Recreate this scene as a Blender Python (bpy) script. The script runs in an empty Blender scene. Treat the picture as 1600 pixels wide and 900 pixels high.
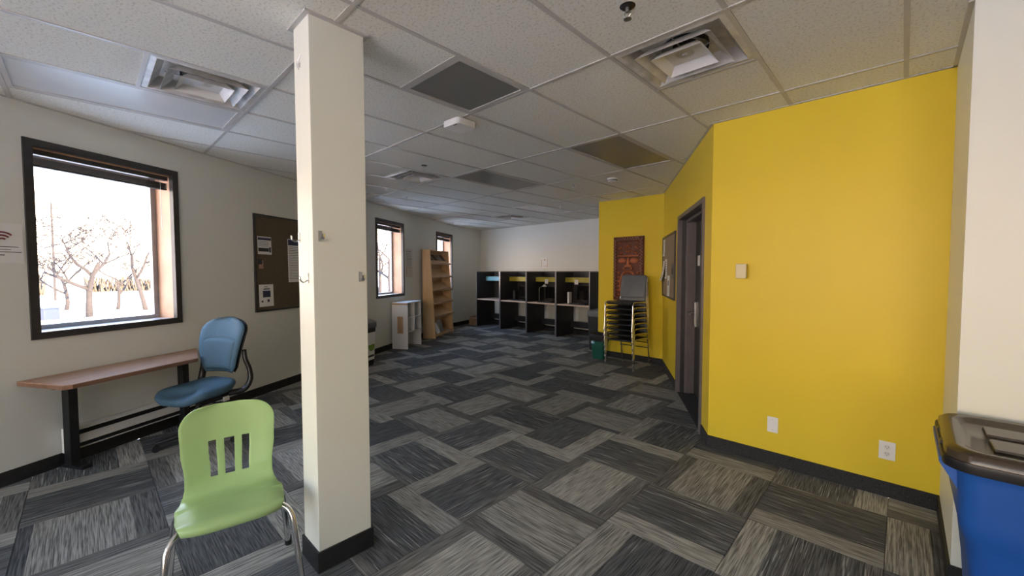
import bpy, bmesh, math, random
from mathutils import Vector, Matrix
random.seed(7)
SC = bpy.context.scene
COL = SC.collection
R = math.radians
PI = math.pi

# ------------------------------------------------------------------ camera
FPX = 637.96
cam = bpy.data.objects.new('camera', bpy.data.cameras.new('camera'))
COL.objects.link(cam)
cam.data.sensor_width = 36.0
cam.data.lens = 36.0 * FPX / 1600.0
cam.data.clip_start = 0.03
cam.data.clip_end = 400
YAW, PITCH, ROLL = -0.764040, -0.041254, -0.001116
fwd = Vector((math.sin(YAW) * math.cos(PITCH), math.cos(YAW) * math.cos(PITCH), math.sin(PITCH)))
rgt0 = Vector((math.cos(YAW), -math.sin(YAW), 0))
up0 = rgt0.cross(fwd)
rgt = math.cos(ROLL) * rgt0 + math.sin(ROLL) * up0
upv = -math.sin(ROLL) * rgt0 + math.cos(ROLL) * up0
M = Matrix.Identity(4)
for i in range(3):
    M[i][0], M[i][1], M[i][2] = rgt[i], upv[i], -fwd[i]
M[2][3] = 1.5
cam.matrix_world = M
SC.camera = cam

# ------------------------------------------------------------------ sky and exposure
world = bpy.data.worlds.new('winter_sky')
SC.world = world
world.use_nodes = True
wn = world.node_tree
wn.nodes.clear()
w_out = wn.nodes.new('ShaderNodeOutputWorld')
w_bg = wn.nodes.new('ShaderNodeBackground')
w_tc = wn.nodes.new('ShaderNodeTexCoord')
w_sep = wn.nodes.new('ShaderNodeSeparateXYZ')
w_rmp = wn.nodes.new('ShaderNodeValToRGB')
wn.links.new(w_tc.outputs['Generated'], w_sep.inputs[0])
wn.links.new(w_sep.outputs['Z'], w_rmp.inputs[0])
wn.links.new(w_rmp.outputs[0], w_bg.inputs[0])
wn.links.new(w_bg.outputs[0], w_out.inputs[0])
cr = w_rmp.color_ramp
cr.elements[0].position = 0.0
cr.elements[0].color = (1.50, 1.06, 0.70, 1)
cr.elements[1].position = 0.75
cr.elements[1].color = (0.40, 0.60, 1.0, 1)
for p_, c_ in ((0.10, (1.25, 1.0, 0.78, 1)), (0.30, (0.74, 0.83, 1.0, 1))):
    e = cr.elements.new(p_)
    e.color = c_
w_bg.inputs[1].default_value = 4.5
sun = bpy.data.objects.new('winter_sun', bpy.data.lights.new('winter_sun', 'SUN'))
COL.objects.link(sun)
sun.data.energy = 30.0
sun.data.color = (1.0, 0.60, 0.30)
sun.data.angle = R(0.6)
sun.rotation_euler = Vector((-0.893, -0.291, -0.342)).to_track_quat('-Z', 'Y').to_euler()
SC.view_settings.view_transform = 'Standard'
SC.view_settings.look = 'None'
SC.view_settings.gamma = 1.0
SC.view_settings.use_curve_mapping = False
SC.view_settings.exposure = 1.08
SC.cycles.max_bounces = 10
SC.cycles.diffuse_bounces = 6
SC.cycles.glossy_bounces = 4
SC.cycles.transparent_max_bounces = 12
SC.cycles.sample_clamp_indirect = 8.0

# left wall frame: s runs along the wall (to the right in view), n comes out of the wall into the room
P0 = Vector((-4.542, -0.372, 0))
L = Vector((-0.5059063, 0.86258844, 0))
N = Vector((0.86258844, 0.5059063, 0))
RL = math.atan2(L.y, L.x)          # things on the left wall: local x = along wall, -y = into the room
RD = math.atan2(-L.y, -L.x)        # things on the door wall
D0 = Vector((-1.17, 3.64, 0))      # door wall origin, runs along L, room side is -N
def W(s, n, z=0.0): return P0 + L * s + N * n + Vector((0, 0, z))
def DW(s, n, z=0.0): return D0 + L * s - N * n + Vector((0, 0, z))
H = 2.718

def portal(name, c, w, h, direction):
    l = bpy.data.lights.new(name, 'AREA')
    l.shape = 'RECTANGLE'; l.size = w; l.size_y = h
    l.cycles.is_portal = True
    o = bpy.data.objects.new(name, l)
    COL.objects.link(o)
    o.location = c
    o.rotation_euler = direction.to_track_quat('-Z', 'Y').to_euler()
WINS = [(0.096, 1.175), (4.645, 5.685), (7.305, 8.34)]
for k, (a, b) in enumerate(WINS):
    portal('daylight_portal', W((a + b) / 2, -0.31, 1.735), b - a, 1.48, N)
REARW = [(-2.72, -1.15), (-1.05, 0.60), (0.75, 2.30)]
for a, b in REARW:
    portal('daylight_portal', Vector(((a + b) / 2, -3.42, 1.55)), b - a, 1.9, Vector((0, 1, 0)))

# ------------------------------------------------------------------ materials
def mat(name, col, rough=0.6, metal=0.0, noise=None, bump=None, spec=None, coat=None):
    """noise = (scale, amount) colour mottling, bump = (scale, strength, distance)"""
    m = bpy.data.materials.new(name)
    m.use_nodes = True
    nt = m.node_tree
    b = nt.nodes['Principled BSDF']
    b.inputs['Base Color'].default_value = (*col, 1)
    b.inputs['Roughness'].default_value = rough
    b.inputs['Metallic'].default_value = metal
    if spec is not None: b.inputs['Specular IOR Level'].default_value = spec
    if coat is not None: b.inputs['Coat Weight'].default_value = coat
    if noise or bump:
        tc = nt.nodes.new('ShaderNodeTexCoord')
    if noise:
        nz = nt.nodes.new('ShaderNodeTexNoise'); nz.inputs['Scale'].default_value = noise[0]
        nz.inputs['Detail'].default_value = 6
        nt.links.new(tc.outputs['Object'], nz.inputs['Vector'])
        mp = nt.nodes.new('ShaderNodeMapRange')
        mp.inputs['From Min'].default_value = 0.3; mp.inputs['From Max'].default_value = 0.7
        mp.inputs['To Min'].default_value = 1 - noise[1]; mp.inputs['To Max'].default_value = 1 + noise[1]
        nt.links.new(nz.outputs['Fac'], mp.inputs['Value'])
        mx = nt.nodes.new('ShaderNodeVectorMath'); mx.operation = 'SCALE'
        mx.inputs[0].default_value = col
        nt.links.new(mp.outputs[0], mx.inputs['Scale'])
        nt.links.new(mx.outputs[0], b.inputs['Base Color'])
    if bump:
        nb = nt.nodes.new('ShaderNodeTexNoise'); nb.inputs['Scale'].default_value = bump[0]
        nb.inputs['Detail'].default_value = 4
        nt.links.new(tc.outputs['Object'], nb.inputs['Vector'])
        bp = nt.nodes.new('ShaderNodeBump'); bp.inputs['Strength'].default_value = bump[1]
        bp.inputs['Distance'].default_value = bump[2]
        nt.links.new(nb.outputs['Fac'], bp.inputs['Height'])
        nt.links.new(bp.outputs[0], b.inputs['Normal'])
    return m

def wood(name, c1, c2, scale=(2, 30, 30), rough=0.4):
    m = mat(name, c1, rough)
    nt = m.node_tree; b = nt.nodes['Principled BSDF']
    tc = nt.nodes.new('ShaderNodeTexCoord'); mp = nt.nodes.new('ShaderNodeMapping')
    mp.inputs['Scale'].default_value = scale
    nz = nt.nodes.new('ShaderNodeTexNoise'); nz.inputs['Scale'].default_value = 1.0; nz.inputs['Detail'].default_value = 8
    rp = nt.nodes.new('ShaderNodeValToRGB')
    rp.color_ramp.elements[0].position = 0.35; rp.color_ramp.elements[0].color = (*c1, 1)
    rp.color_ramp.elements[1].position = 0.65; rp.color_ramp.elements[1].color = (*c2, 1)
    nt.links.new(tc.outputs['Object'], mp.inputs[0]); nt.links.new(mp.outputs[0], nz.inputs['Vector'])
    nt.links.new(nz.outputs['Fac'], rp.inputs[0]); nt.links.new(rp.outputs[0], b.inputs['Base Color'])
    return m

def glass(name, tint=(0.97, 0.98, 0.98)):
    m = bpy.data.materials.new(name); m.use_nodes = True
    nt = m.node_tree; nt.nodes.clear()
    o = nt.nodes.new('ShaderNodeOutputMaterial'); mx = nt.nodes.new('ShaderNodeMixShader')
    tr = nt.nodes.new('ShaderNodeBsdfTransparent'); tr.inputs[0].default_value = (*tint, 1)
    gl = nt.nodes.new('ShaderNodeBsdfGlossy'); gl.inputs['Roughness'].default_value = 0.02
    lw_ = nt.nodes.new('ShaderNodeLayerWeight'); pw = nt.nodes.new('ShaderNodeMath'); pw.operation = 'POWER'; pw.inputs[1].default_value = 5
    ma = nt.nodes.new('ShaderNodeMath'); ma.operation = 'MULTIPLY_ADD'; ma.inputs[1].default_value = 0.6; ma.inputs[2].default_value = 0.03
    nt.links.new(lw_.outputs['Facing'], pw.inputs[0]); nt.links.new(pw.outputs[0], ma.inputs[0])
    nt.links.new(ma.outputs[0], mx.inputs[0]); nt.links.new(tr.outputs[0], mx.inputs[1]); nt.links.new(gl.outputs[0], mx.inputs[2])
    nt.links.new(mx.outputs[0], o.inputs[0])
    return m

def carpet(name, dark, mid, light, bands, fleck):
    """bands: list of (position, colour key) across the tile; streaks run along u.  fleck = (threshold, strength, sign)"""
    m = mat(name, dark, 0.95, spec=0.15)
    nt = m.node_tree; b = nt.nodes['Principled BSDF']
    N_ = nt.nodes.new; LK = nt.links.new
    tc = N_('ShaderNodeTexCoord'); oi = N_('ShaderNodeObjectInfo'); sp = N_('ShaderNodeSeparateXYZ')
    LK(tc.outputs['UV'], sp.inputs[0])
    rp = N_('ShaderNodeValToRGB'); rp.color_ramp.interpolation = 'CONSTANT'
    colours = {'d': dark, 'm': mid, 'l': light}
    el = rp.color_ramp.elements
    el[0].position = 0; el[0].color = (*colours[bands[0][1]], 1)
    el[1].position = bands[1][0]; el[1].color = (*colours[bands[1][1]], 1)
    for p_, c_ in bands[2:]:
        q = el.new(p_); q.color = (*colours[c_], 1)
    LK(sp.outputs['Y'], rp.inputs[0])
    def streak(su, sv, seed):
        mp = N_('ShaderNodeMapping'); mp.inputs['Scale'].default_value = (su, sv, 1)
        LK(tc.outputs['UV'], mp.inputs[0])
        nz = N_('ShaderNodeTexNoise'); nz.noise_dimensions = '4D'; nz.inputs['Scale'].default_value = 1.0
        nz.inputs['Detail'].default_value = 2.0
        ml = N_('ShaderNodeMath'); ml.operation = 'MULTIPLY_ADD'; ml.inputs[1].default_value = 60; ml.inputs[2].default_value = seed
        LK(oi.outputs['Random'], ml.inputs[0]); LK(ml.outputs[0], nz.inputs['W']); LK(mp.outputs[0], nz.inputs['Vector'])
        return nz.outputs['Fac']
    # fine yarn streaks: multiply
    f1 = streak(4, 105, 3.0)
    mr = N_('ShaderNodeMapRange'); mr.inputs['From Min'].default_value = 0.35; mr.inputs['From Max'].default_value = 0.65
    mr.inputs['To Min'].default_value = 0.45; mr.inputs['To Max'].default_value = 1.45
    LK(f1, mr.inputs[0])
    sc = N_('ShaderNodeVectorMath'); sc.operation = 'SCALE'
    LK(rp.outputs[0], sc.inputs[0]); LK(mr.outputs[0], sc.inputs['Scale'])
    # long pale stitches, mostly on the dark field
    f2 = streak(2.0, 64, 11.0)
    mr2 = N_('ShaderNodeMapRange'); mr2.inputs['From Min'].default_value = fleck[0]; mr2.inputs['From Max'].default_value = fleck[0] + 0.05
    mr2.inputs['To Min'].default_value = 0; mr2.inputs['To Max'].default_value = fleck[1]
    LK(f2, mr2.inputs[0])
    mix = N_('ShaderNodeMix'); mix.data_type = 'RGBA'
    LK(mr2.outputs[0], mix.inputs['Factor']); LK(sc.outputs[0], mix.inputs[6]); mix.inputs[7].default_value = (*fleck[2], 1)
    # overall tile-to-tile variation
    mr3 = N_('ShaderNodeMapRange'); mr3.inputs['To Min'].default_value = 0.86; mr3.inputs['To Max'].default_value = 1.16
    LK(oi.outputs['Random'], mr3.inputs[0])
    sc2 = N_('ShaderNodeVectorMath'); sc2.operation = 'SCALE'
    LK(mix.outputs[2], sc2.inputs[0]); LK(mr3.outputs[0], sc2.inputs['Scale'])
    LK(sc2.outputs[0], b.inputs['Base Color'])
    bp = N_('ShaderNodeBump'); bp.inputs['Strength'].default_value = 0.5; bp.inputs['Distance'].default_value = 0.003
    LK(f1, bp.inputs['Height']); LK(bp.outputs[0], b.inputs['Normal'])
    return m

M_wall = mat('wall_white_paint', (0.71, 0.72, 0.665), 0.55, bump=(220, 0.12, 0.002))
M_wallg = mat('bounce_cut_wall_paint', (0.26, 0.23, 0.20), 0.6, bump=(220, 0.12, 0.002))  # unseen side wall, darkened to cut its bounce onto the pillar
M_pill = mat('pillar_white_paint', (0.76, 0.77, 0.67), 0.45, bump=(180, 0.1, 0.002))
M_yel = mat('mustard_yellow_paint', (0.75, 0.56, 0.038), 0.40, noise=(1.3, 0.03), bump=(160, 0.1, 0.002), spec=0.25)
M_base = mat('black_rubber_base', (0.012, 0.012, 0.013), 0.6, noise=(30, 0.3), bump=(150, 0.2, 0.001))
M_cbase = mat('charcoal_carpet_base', (0.03, 0.03, 0.03), 0.95, noise=(160, 0.5), bump=(300, 0.6, 0.002))
M_slab = mat('dark_subfloor', (0.03, 0.03, 0.03), 0.9, noise=(20, 0.2))
M_plen = mat('plenum_dark', (0.05, 0.05, 0.05), 0.9, noise=(20, 0.2))
M_tee = mat('white_grid_metal', (0.50, 0.485, 0.455), 0.45, noise=(8, 0.05))
M_metalw = mat('white_enamel_metal', (0.72, 0.71, 0.68), 0.35, noise=(6, 0.05))
M_dirtw = mat('dusty_white_metal', (0.58, 0.56, 0.52), 0.4, noise=(9, 0.25))
M_frame = mat('dark_bronze_frame', (0.035, 0.034, 0.036), 0.4, noise=(12, 0.15))
M_reveal = mat('salmon_reveal', (0.55, 0.33, 0.21), 0.6, noise=(5, 0.12), bump=(30, 0.25, 0.004))
M_sill = mat('pale_sill', (0.7, 0.7, 0.7), 0.25, noise=(8, 0.05))
M_sash = mat('grey_aluminium_sash', (0.28, 0.29, 0.30), 0.4, 0.3, noise=(10, 0.08))
M_blind = mat('dark_blind_slats', (0.04, 0.04, 0.042), 0.45, noise=(14, 0.2))
M_glass = glass('window_glass')
M_chrome = mat('chrome', (0.78, 0.77, 0.75), 0.13, 1.0, noise=(5, 0.04))
M_steel = mat('brushed_steel', (0.55, 0.55, 0.55), 0.3, 1.0, noise=(20, 0.1))
M_green = mat('lime_green_plastic', (0.355, 0.52, 0.215), 0.32, bump=(500, 0.06, 0.001), noise=(4, 0.04))
M_teal = mat('teal_fabric', (0.060, 0.128, 0.19), 0.75, noise=(220, 0.25), bump=(500, 0.35, 0.001))
M_tealdk = mat('dark_teal_piping', (0.015, 0.035, 0.055), 0.8, noise=(220, 0.2))
M_blk = mat('black_plastic', (0.012, 0.012, 0.014), 0.38, noise=(30, 0.15), bump=(300, 0.1, 0.001))
M_blkm = mat('black_powder_coat', (0.010, 0.010, 0.012), 0.45, noise=(40, 0.2))
M_desk = wood('brown_laminate', (0.34, 0.19, 0.12), (0.42, 0.25, 0.16), (3, 22, 22), 0.38)
M_edge = wood('brown_edge_band', (0.19, 0.10, 0.06), (0.25, 0.14, 0.09), (3, 22, 22), 0.45)
M_maple = wood('maple_veneer', (0.60, 0.40, 0.21), (0.68, 0.48, 0.27), (8, 8, 1.5), 0.4)
M_birch = wood('birch_trim', (0.42, 0.27, 0.15), (0.50, 0.33, 0.2), (10, 10, 2), 0.45)
M_whlam = mat('white_laminate', (0.72, 0.73, 0.74), 0.4, noise=(5, 0.04))
M_cork = mat('cork_brown', (0.115, 0.09, 0.055), 0.9, noise=(140, 0.3), bump=(260, 0.4, 0.002))
M_fabcork = mat('tan_pinboard', (0.30, 0.235, 0.155), 0.9, noise=(140, 0.2), bump=(260, 0.3, 0.002))
M_paper = mat('white_paper', (0.78, 0.78, 0.76), 0.7, noise=(6, 0.03))
M_cream = mat('cream_paper', (0.62, 0.58, 0.50), 0.7, noise=(6, 0.03))
M_ink = mat('black_ink', (0.03, 0.03, 0.035), 0.6, noise=(50, 0.1))
M_navyink = mat('navy_print', (0.025, 0.035, 0.08), 0.6, noise=(50, 0.1))
M_skin = mat('photo_print', (0.42, 0.24, 0.17), 0.5, noise=(60, 0.5))
M_redink = mat('maroon_print', (0.20, 0.03, 0.05), 0.6, noise=(50, 0.1))
M_carrel = mat('charcoal_carrel_panel', (0.020, 0.020, 0.023), 0.5, noise=(60, 0.2))
M_carrback = mat('dark_grey_carrel_back', (0.05, 0.05, 0.055), 0.5, noise=(40, 0.2))
M_greytrim = mat('grey_metal_trim', (0.22, 0.22, 0.235), 0.35, 0.4, noise=(10, 0.1))
M_cdesk = wood('pale_wood_worktop', (0.62, 0.46, 0.36), (0.7, 0.54, 0.43), (3, 20, 20), 0.4)
M_blue_f = mat('sky_blue_laminate', (0.16, 0.42, 0.60), 0.45, noise=(6, 0.05))
M_yel_f = mat('olive_yellow_laminate', (0.45, 0.38, 0.04), 0.45, noise=(6, 0.05))
M_vinyl = mat('black_vinyl', (0.014, 0.015, 0.022), 0.4, noise=(20, 0.2), bump=(200, 0.2, 0.001))
M_gvinyl = mat('grey_vinyl', (0.13, 0.145, 0.165), 0.34, noise=(20, 0.1), bump=(260, 0.2, 0.001))
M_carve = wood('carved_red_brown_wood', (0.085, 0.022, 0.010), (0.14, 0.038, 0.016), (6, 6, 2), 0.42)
M_inlay = mat('pale_pink_inlay', (0.40, 0.24, 0.19), 0.5, noise=(20, .2))
M_door = mat('charcoal_door_paint', (0.026, 0.025, 0.027), 0.4, noise=(10, 0.15))
M_dframe = mat('taupe_grey_door_frame', (0.135, 0.115, 0.115), 0.42, noise=(9, 0.1))
M_bin_b = mat('blue_bin_plastic', (0.012, 0.085, 0.36), 0.42, noise=(5, 0.06), bump=(350, 0.1, 0.001))
M_bin_l = mat('smoky_brown_lid_plastic', (0.055, 0.040, 0.026), 0.22, noise=(5, 0.1))
M_bin_d = mat('dark_grey_bin_plastic', (0.022, 0.023, 0.025), 0.5, noise=(10, 0.1))
M_bin_g = mat('slate_grey_lid_plastic', (0.10, 0.11, 0.12), 0.5, noise=(10, 0.1))
M_gbin = mat('bottle_green_plastic', (0.012, 0.105, 0.075), 0.45, noise=(8, 0.1))
M_bag = mat('black_bin_bag', (0.010, 0.010, 0.011), 0.25, noise=(30, 0.2), bump=(60, 0.8, 0.01))
M_card = mat('brown_cardboard', (0.30, 0.19, 0.11), 0.85, noise=(12, 0.12))
M_beige = mat('ivory_plastic', (0.66, 0.58, 0.36), 0.4, noise=(8, 0.04))
M_white = mat('white_plastic', (0.80, 0.79, 0.76), 0.35, noise=(8, 0.03))
M_lens = mat('grey_prismatic_lens', (0.20, 0.20, 0.185), 0.3, noise=(3, 0.05), bump=(120, 0.4, 0.002))
M_lensw = mat('pale_prismatic_lens', (0.62, 0.62, 0.60), 0.3, noise=(3, 0.05), bump=(120, 0.3, 0.002))
M_screen = mat('dark_screen', (0.006, 0.006, 0.008), 0.12, noise=(8, 0.1))
M_snow = mat('snow', (0.86, 0.84, 0.82), 0.8, noise=(0.6, 0.05), bump=(3, 0.4, 0.05))
M_bark = mat('grey_bark', (0.020, 0.022, 0.028), 0.9, noise=(12, 0.3), bump=(30, 0.5, 0.01))
M_hedge = mat('bare_hedge_twigs', (0.06, 0.06, 0.055), 0.95, noise=(6, 0.4))
M_dump = mat('faded_blue_steel', (0.010, 0.028, 0.075), 0.5, noise=(10, 0.1))
M_lime = mat('leaf_green_label', (0.20, 0.34, 0.05), 0.5, noise=(10, 0.1))
def ceiling_tile_mat():
    m = mat('mineral_ceiling_tile', (0.77, 0.765, 0.70), 0.9, bump=(180, 0.5, 0.003))
    nt = m.node_tree; b = nt.nodes['Principled BSDF']
    tc = nt.nodes.new('ShaderNodeTexCoord'); nz = nt.nodes.new('ShaderNodeTexNoise')
    nz.inputs['Scale'].default_value = 75; nz.inputs['Detail'].default_value = 3
    rp = nt.nodes.new('ShaderNodeValToRGB')
    rp.color_ramp.elements[0].position = 0.34; rp.color_ramp.elements[0].color = (0.60, 0.585, 0.53, 1)
    rp.color_ramp.elements[1].position = 0.47; rp.color_ramp.elements[1].color = (0.77, 0.765, 0.70, 1)
    nt.links.new(tc.outputs['Object'], nz.inputs['Vector']); nt.links.new(nz.outputs['Fac'], rp.inputs[0])
    nt.links.new(rp.outputs[0], b.inputs['Base Color'])
    return m
M_tile = ceiling_tile_mat()
DK, MD, LT = (0.108, 0.112, 0.114), (0.15, 0.148, 0.14), (0.30, 0.295, 0.268)
FL = (0.42, 0.42, 0.40)
CARPETS = [
    carpet('carpet_dark_streaked', DK, MD, LT, [(0, 'm'), (0.10, 'd'), (0.74, 'l')], (0.60, 0.75, FL)),
    carpet('carpet_dark_plain', DK, MD, LT, [(0, 'd'), (0.16, 'd'), (0.70, 'l')], (0.68, 0.5, FL)),
    carpet('carpet_pale_field', DK, MD, LT, [(0, 'm'), (0.18, 'l'), (0.82, 'm')], (0.66, 0.5, (0.03, 0.03, 0.03))),
    carpet('carpet_pale_edge', DK, MD, LT, [(0, 'm'), (0.22, 'l'), (0.9, 'd')], (0.64, 0.5, (0.03, 0.03, 0.03))),
]

# ------------------------------------------------------------------ mesh helpers
class MB:
    def __init__(self): self.bm = bmesh.new()
    def _add(self, vs, fs):
        v = [self.bm.verts.new(p) for p in vs]
        for f in fs:
            try: self.bm.faces.new([v[i] for i in f])
            except ValueError: pass
        return v
    def box(self, x0, x1, y0, y1, z0, z1, bev=0.0):
        c = Vector(((x0 + x1) / 2, (y0 + y1) / 2, (z0 + z1) / 2))
        r = bmesh.ops.create_cube(self.bm, size=1.0, matrix=Matrix.Translation(c) @ Matrix.Diagonal((x1 - x0, y1 - y0, z1 - z0, 1)))
        if bev > 0:
            es = list({e for v in r['verts'] for e in v.link_edges})
            bmesh.ops.bevel(self.bm, geom=es, offset=bev, segments=2, affect='EDGES', profile=0.5)
        return self
    def prism(self, pts, z0, z1):
        n = len(pts)
        self._add([(p[0], p[1], z0) for p in pts] + [(p[0], p[1], z1) for p in pts],
                  [list(range(n))[::-1], list(range(n, 2 * n))] + [[i, (i + 1) % n, n + (i + 1) % n, n + i] for i in range(n)])
        return self
    def prism_x(self, pts, x0, x1):          # pts are (y, z)
        n = len(pts)
        self._add([(x0, p[0], p[1]) for p in pts] + [(x1, p[0], p[1]) for p in pts],
                  [list(range(n)), list(range(n, 2 * n))[::-1]] + [[i, n + i, n + (i + 1) % n, (i + 1) % n] for i in range(n)])
        return self
    def obox(self, c, ax, ay, az, hx, hy, hz):  # oriented box
        c, ax, ay, az = Vector(c), Vector(ax).normalized(), Vector(ay).normalized(), Vector(az).normalized()
        vs = [c + ax * (hx * i) + ay * (hy * j) + az * (hz * k) for i in (-1, 1) for j in (-1, 1) for k in (-1, 1)]
        self._add(vs, [(0, 1, 3, 2), (4, 6, 7, 5), (0, 4, 5, 1), (2, 3, 7, 6), (0, 2, 6, 4), (1, 5, 7, 3)])
        return self
    def tube(self, pts, r, n=8, cap=True, closed=False, flat=1.0):
        pts = [Vector(p) for p in pts]
        rs = r if isinstance(r, (list, tuple)) else [r] * len(pts)
        rings = []; prev = None
        for i, p in enumerate(pts):
            if closed: t = pts[(i + 1) % len(pts)] - pts[i - 1]
            else: t = (pts[min(i + 1, len(pts) - 1)] - pts[max(i - 1, 0)])
            t.normalize()
            if prev is None:
                a = Vector((0, 0, 1)) if abs(t.z) < 0.9 else Vector((1, 0, 0))
                u = t.cross(a).normalized()
            else:
                u = (prev - t * prev.dot(t)).normalized()
            prev = u
            w = t.cross(u)
            rings.append([self.bm.verts.new(p + (u * math.cos(2 * PI * k / n) + w * math.sin(2 * PI * k / n) * flat) * rs[i]) for k in range(n)])
        m = len(rings)
        for i in range(m if closed else m - 1):
            a, b = rings[i], rings[(i + 1) % m]
            for k in range(n):
                self.bm.faces.new([a[k], a[(k + 1) % n], b[(k + 1) % n], b[k]])
        if cap and not closed:
            self.bm.faces.new(rings[0][::-1]); self.bm.faces.new(rings[-1])
        return self
    def lathe(self, prof, n=24, c=(0, 0, 0), cap=True):   # prof: (r, z)
        rings = []
        for r, z in prof:
            rings.append([self.bm.verts.new((c[0] + r * math.cos(2 * PI * k / n), c[1] + r * math.sin(2 * PI * k / n), c[2] + z)) for k in range(n)])
        for a, b in zip(rings, rings[1:]):
            for k in range(n):
                self.bm.faces.new([a[k], a[(k + 1) % n], b[(k + 1) % n], b[k]])
        if cap:
            self.bm.faces.new(rings[0][::-1]); self.bm.faces.new(rings[-1])
        return self
    def loft(self, rings, cap=True):
        rr = [[self.bm.verts.new(p) for p in ring] for ring in rings]
        n = len(rr[0])
        for a, b in zip(rr, rr[1:]):
            for k in range(n):
                self.bm.faces.new([a[k], a[(k + 1) % n], b[(k + 1) % n], b[k]])
        if cap:
            self.bm.faces.new(rr[0][::-1]); self.bm.faces.new(rr[-1])
        return self
    def build(self, name, m, parent=None, smooth=None, loc=None, rotz=0.0):
        bmesh.ops.recalc_face_normals(self.bm, faces=self.bm.faces)
        me = bpy.data.meshes.new(name)
        self.bm.to_mesh(me); self.bm.free()
        if m: me.materials.append(m)
        if smooth is not None:
            me.polygons.foreach_set('use_smooth', [True] * len(me.polygons))
            if smooth < 180: me.set_sharp_from_angle(angle=R(smooth))
        o = bpy.data.objects.new(name, me)
        COL.objects.link(o)
        if parent: o.parent = parent
        if loc is not None: o.location = loc; o.rotation_euler.z = rotz
        return o

def rrect(w, d, r, n=6, cx=0, cy=0):
    pts = []
    for sx, sy, a0 in ((1, 1, 0), (-1, 1, 90), (-1, -1, 180), (1, -1, 270)):
        for k in range(n + 1):
            a = R(a0 + 90 * k / n)
            pts.append((cx + sx * (w / 2 - r) + r * math.cos(a), cy + sy * (d / 2 - r) + r * math.sin(a)))
    return pts
def curve(pts, n=8):      # Catmull-Rom
    P = [Vector(p) for p in pts]
    P = [P[0] * 2 - P[1]] + P + [P[-1] * 2 - P[-2]]
    out = []
    for i in range(1, len(P) - 2):
        for k in range(n):
            t = k / n
            out.append(0.5 * ((2 * P[i]) + (P[i + 1] - P[i - 1]) * t + (2 * P[i - 1] - 5 * P[i] + 4 * P[i + 1] - P[i + 2]) * t * t + (3 * P[i] - P[i - 1] - 3 * P[i + 1] + P[i + 2]) * t ** 3))
    out.append(P[-2].copy())
    return out

def thing(name, label, cat, loc=(0, 0, 0), rotz=0.0, group=None):
    o = bpy.data.objects.new(name, None)
    COL.objects.link(o)
    o.empty_display_size = 0.05
    o.location = loc; o.rotation_euler.z = rotz
    o['label'] = label; o['category'] = cat
    if group: o['group'] = group
    return o
def struct(o): o['kind'] = 'structure'; return o
def sempty(name, loc=(0, 0, 0), rotz=0.0):
    o = bpy.data.objects.new(name, None); COL.objects.link(o)
    o.location = loc; o.rotation_euler.z = rotz; o.empty_display_size = 0.05
    return struct(o)
def tag(o, label, cat, group=None):
    o['label'] = label; o['category'] = cat
    if group: o['group'] = group
    return o

# ------------------------------------------------------------------ room shell
BEND = W(8.40, 0)
RL_C = Vector((-2.884, -3.2, 0))
BACKL = Vector((-9.2, 8.22, 0))
DEND = Vector((-2.742, 6.32, 0))
POLY = [RL_C, Vector((3.2, -3.2, 0)), Vector((3.2, 2.81, 0)), Vector((0.2, 2.81, 0)), Vector((0.2, 3.64, 0)), D0,
        DEND, Vector((-3.92, 6.32, 0)), Vector((-3.92, 8.22, 0)), BACKL, BEND]
def wall(name, a, b, th, m, openings=(), ext=(0.0, 0.0)):
    """a->b with the room on the left hand side (counter-clockwise polygon)"""
    d = b - a; ln = d.length; ang = math.atan2(d.y, d.x)
    mb = MB(); z1 = 2.82
    xs = -ext[0]
    for s0, s1, z0, zt in openings:
        mb.box(xs, s0, -th, 0, 0, z1)
        if z0 > 0: mb.box(s0, s1, -th, 0, 0, z0)
        mb.box(s0, s1, -th, 0, zt, z1)
        xs = s1
    mb.box(xs, ln + ext[1], -th, 0, 0, z1)
    return struct(mb.build(name, m, loc=a, rotz=ang))
lw_len = (BEND - RL_C).length
def lw_u(s): return (W(s, 0) - BEND).length
wall('wall_left', BEND, RL_C, 0.30, M_wall, [(lw_u(b), lw_u(a), 1.0, 2.468) for a, b in WINS[::-1]], (0.0, 0.3))
wall('wall_bend', BACKL, BEND, 0.30, M_wall, (), (0.3, 0.0))
wall('wall_back', Vector((-3.92, 8.22, 0)), BACKL, 0.15, M_wall, (), (0.15, 0.3))
wall('wall_return', Vector((-3.92, 6.32, 0)), Vector((-3.92, 8.22, 0)), 0.12, M_wall, (), (-0.12, 0.0))
wall('wall_alcove', DEND, Vector((-3.92, 6.32, 0)), 0.12, M_yel, (), (0.12, 0.0))
DO0, DO1 = 0.30, 1.625
wall('wall_door', D0, DEND, 0.24, M_yel, [(DO0, DO1, 0, 2.12)], (0.0, 0.0))
wall('wall_front', Vector((0.2, 3.64, 0)), D0, 0.12, M_yel, (), (0.12, -0.0))
wall('wall_pier', Vector((0.2, 2.81, 0)), Vector((0.2, 3.64, 0)), 0.12, M_pill, (), (-0.12, 0.0))
wall('wall_right', Vector((3.2, 2.81, 0)), Vector((0.2, 2.81, 0)), 0.12, M_pill, (), (0.12, 0.0))
wall('wall_side', Vector((3.2, -3.2, 0)), Vector((3.2, 2.81, 0)), 0.15, M_wallg, (), (0.15, 0.0))
wall('wall_rear', RL_C, Vector((3.2, -3.2, 0)), 0.2, M_wall, [(a - RL_C.x, b - RL_C.x, 0.6, 2.5) for a, b in REARW], (0.2, 0.0))

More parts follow.
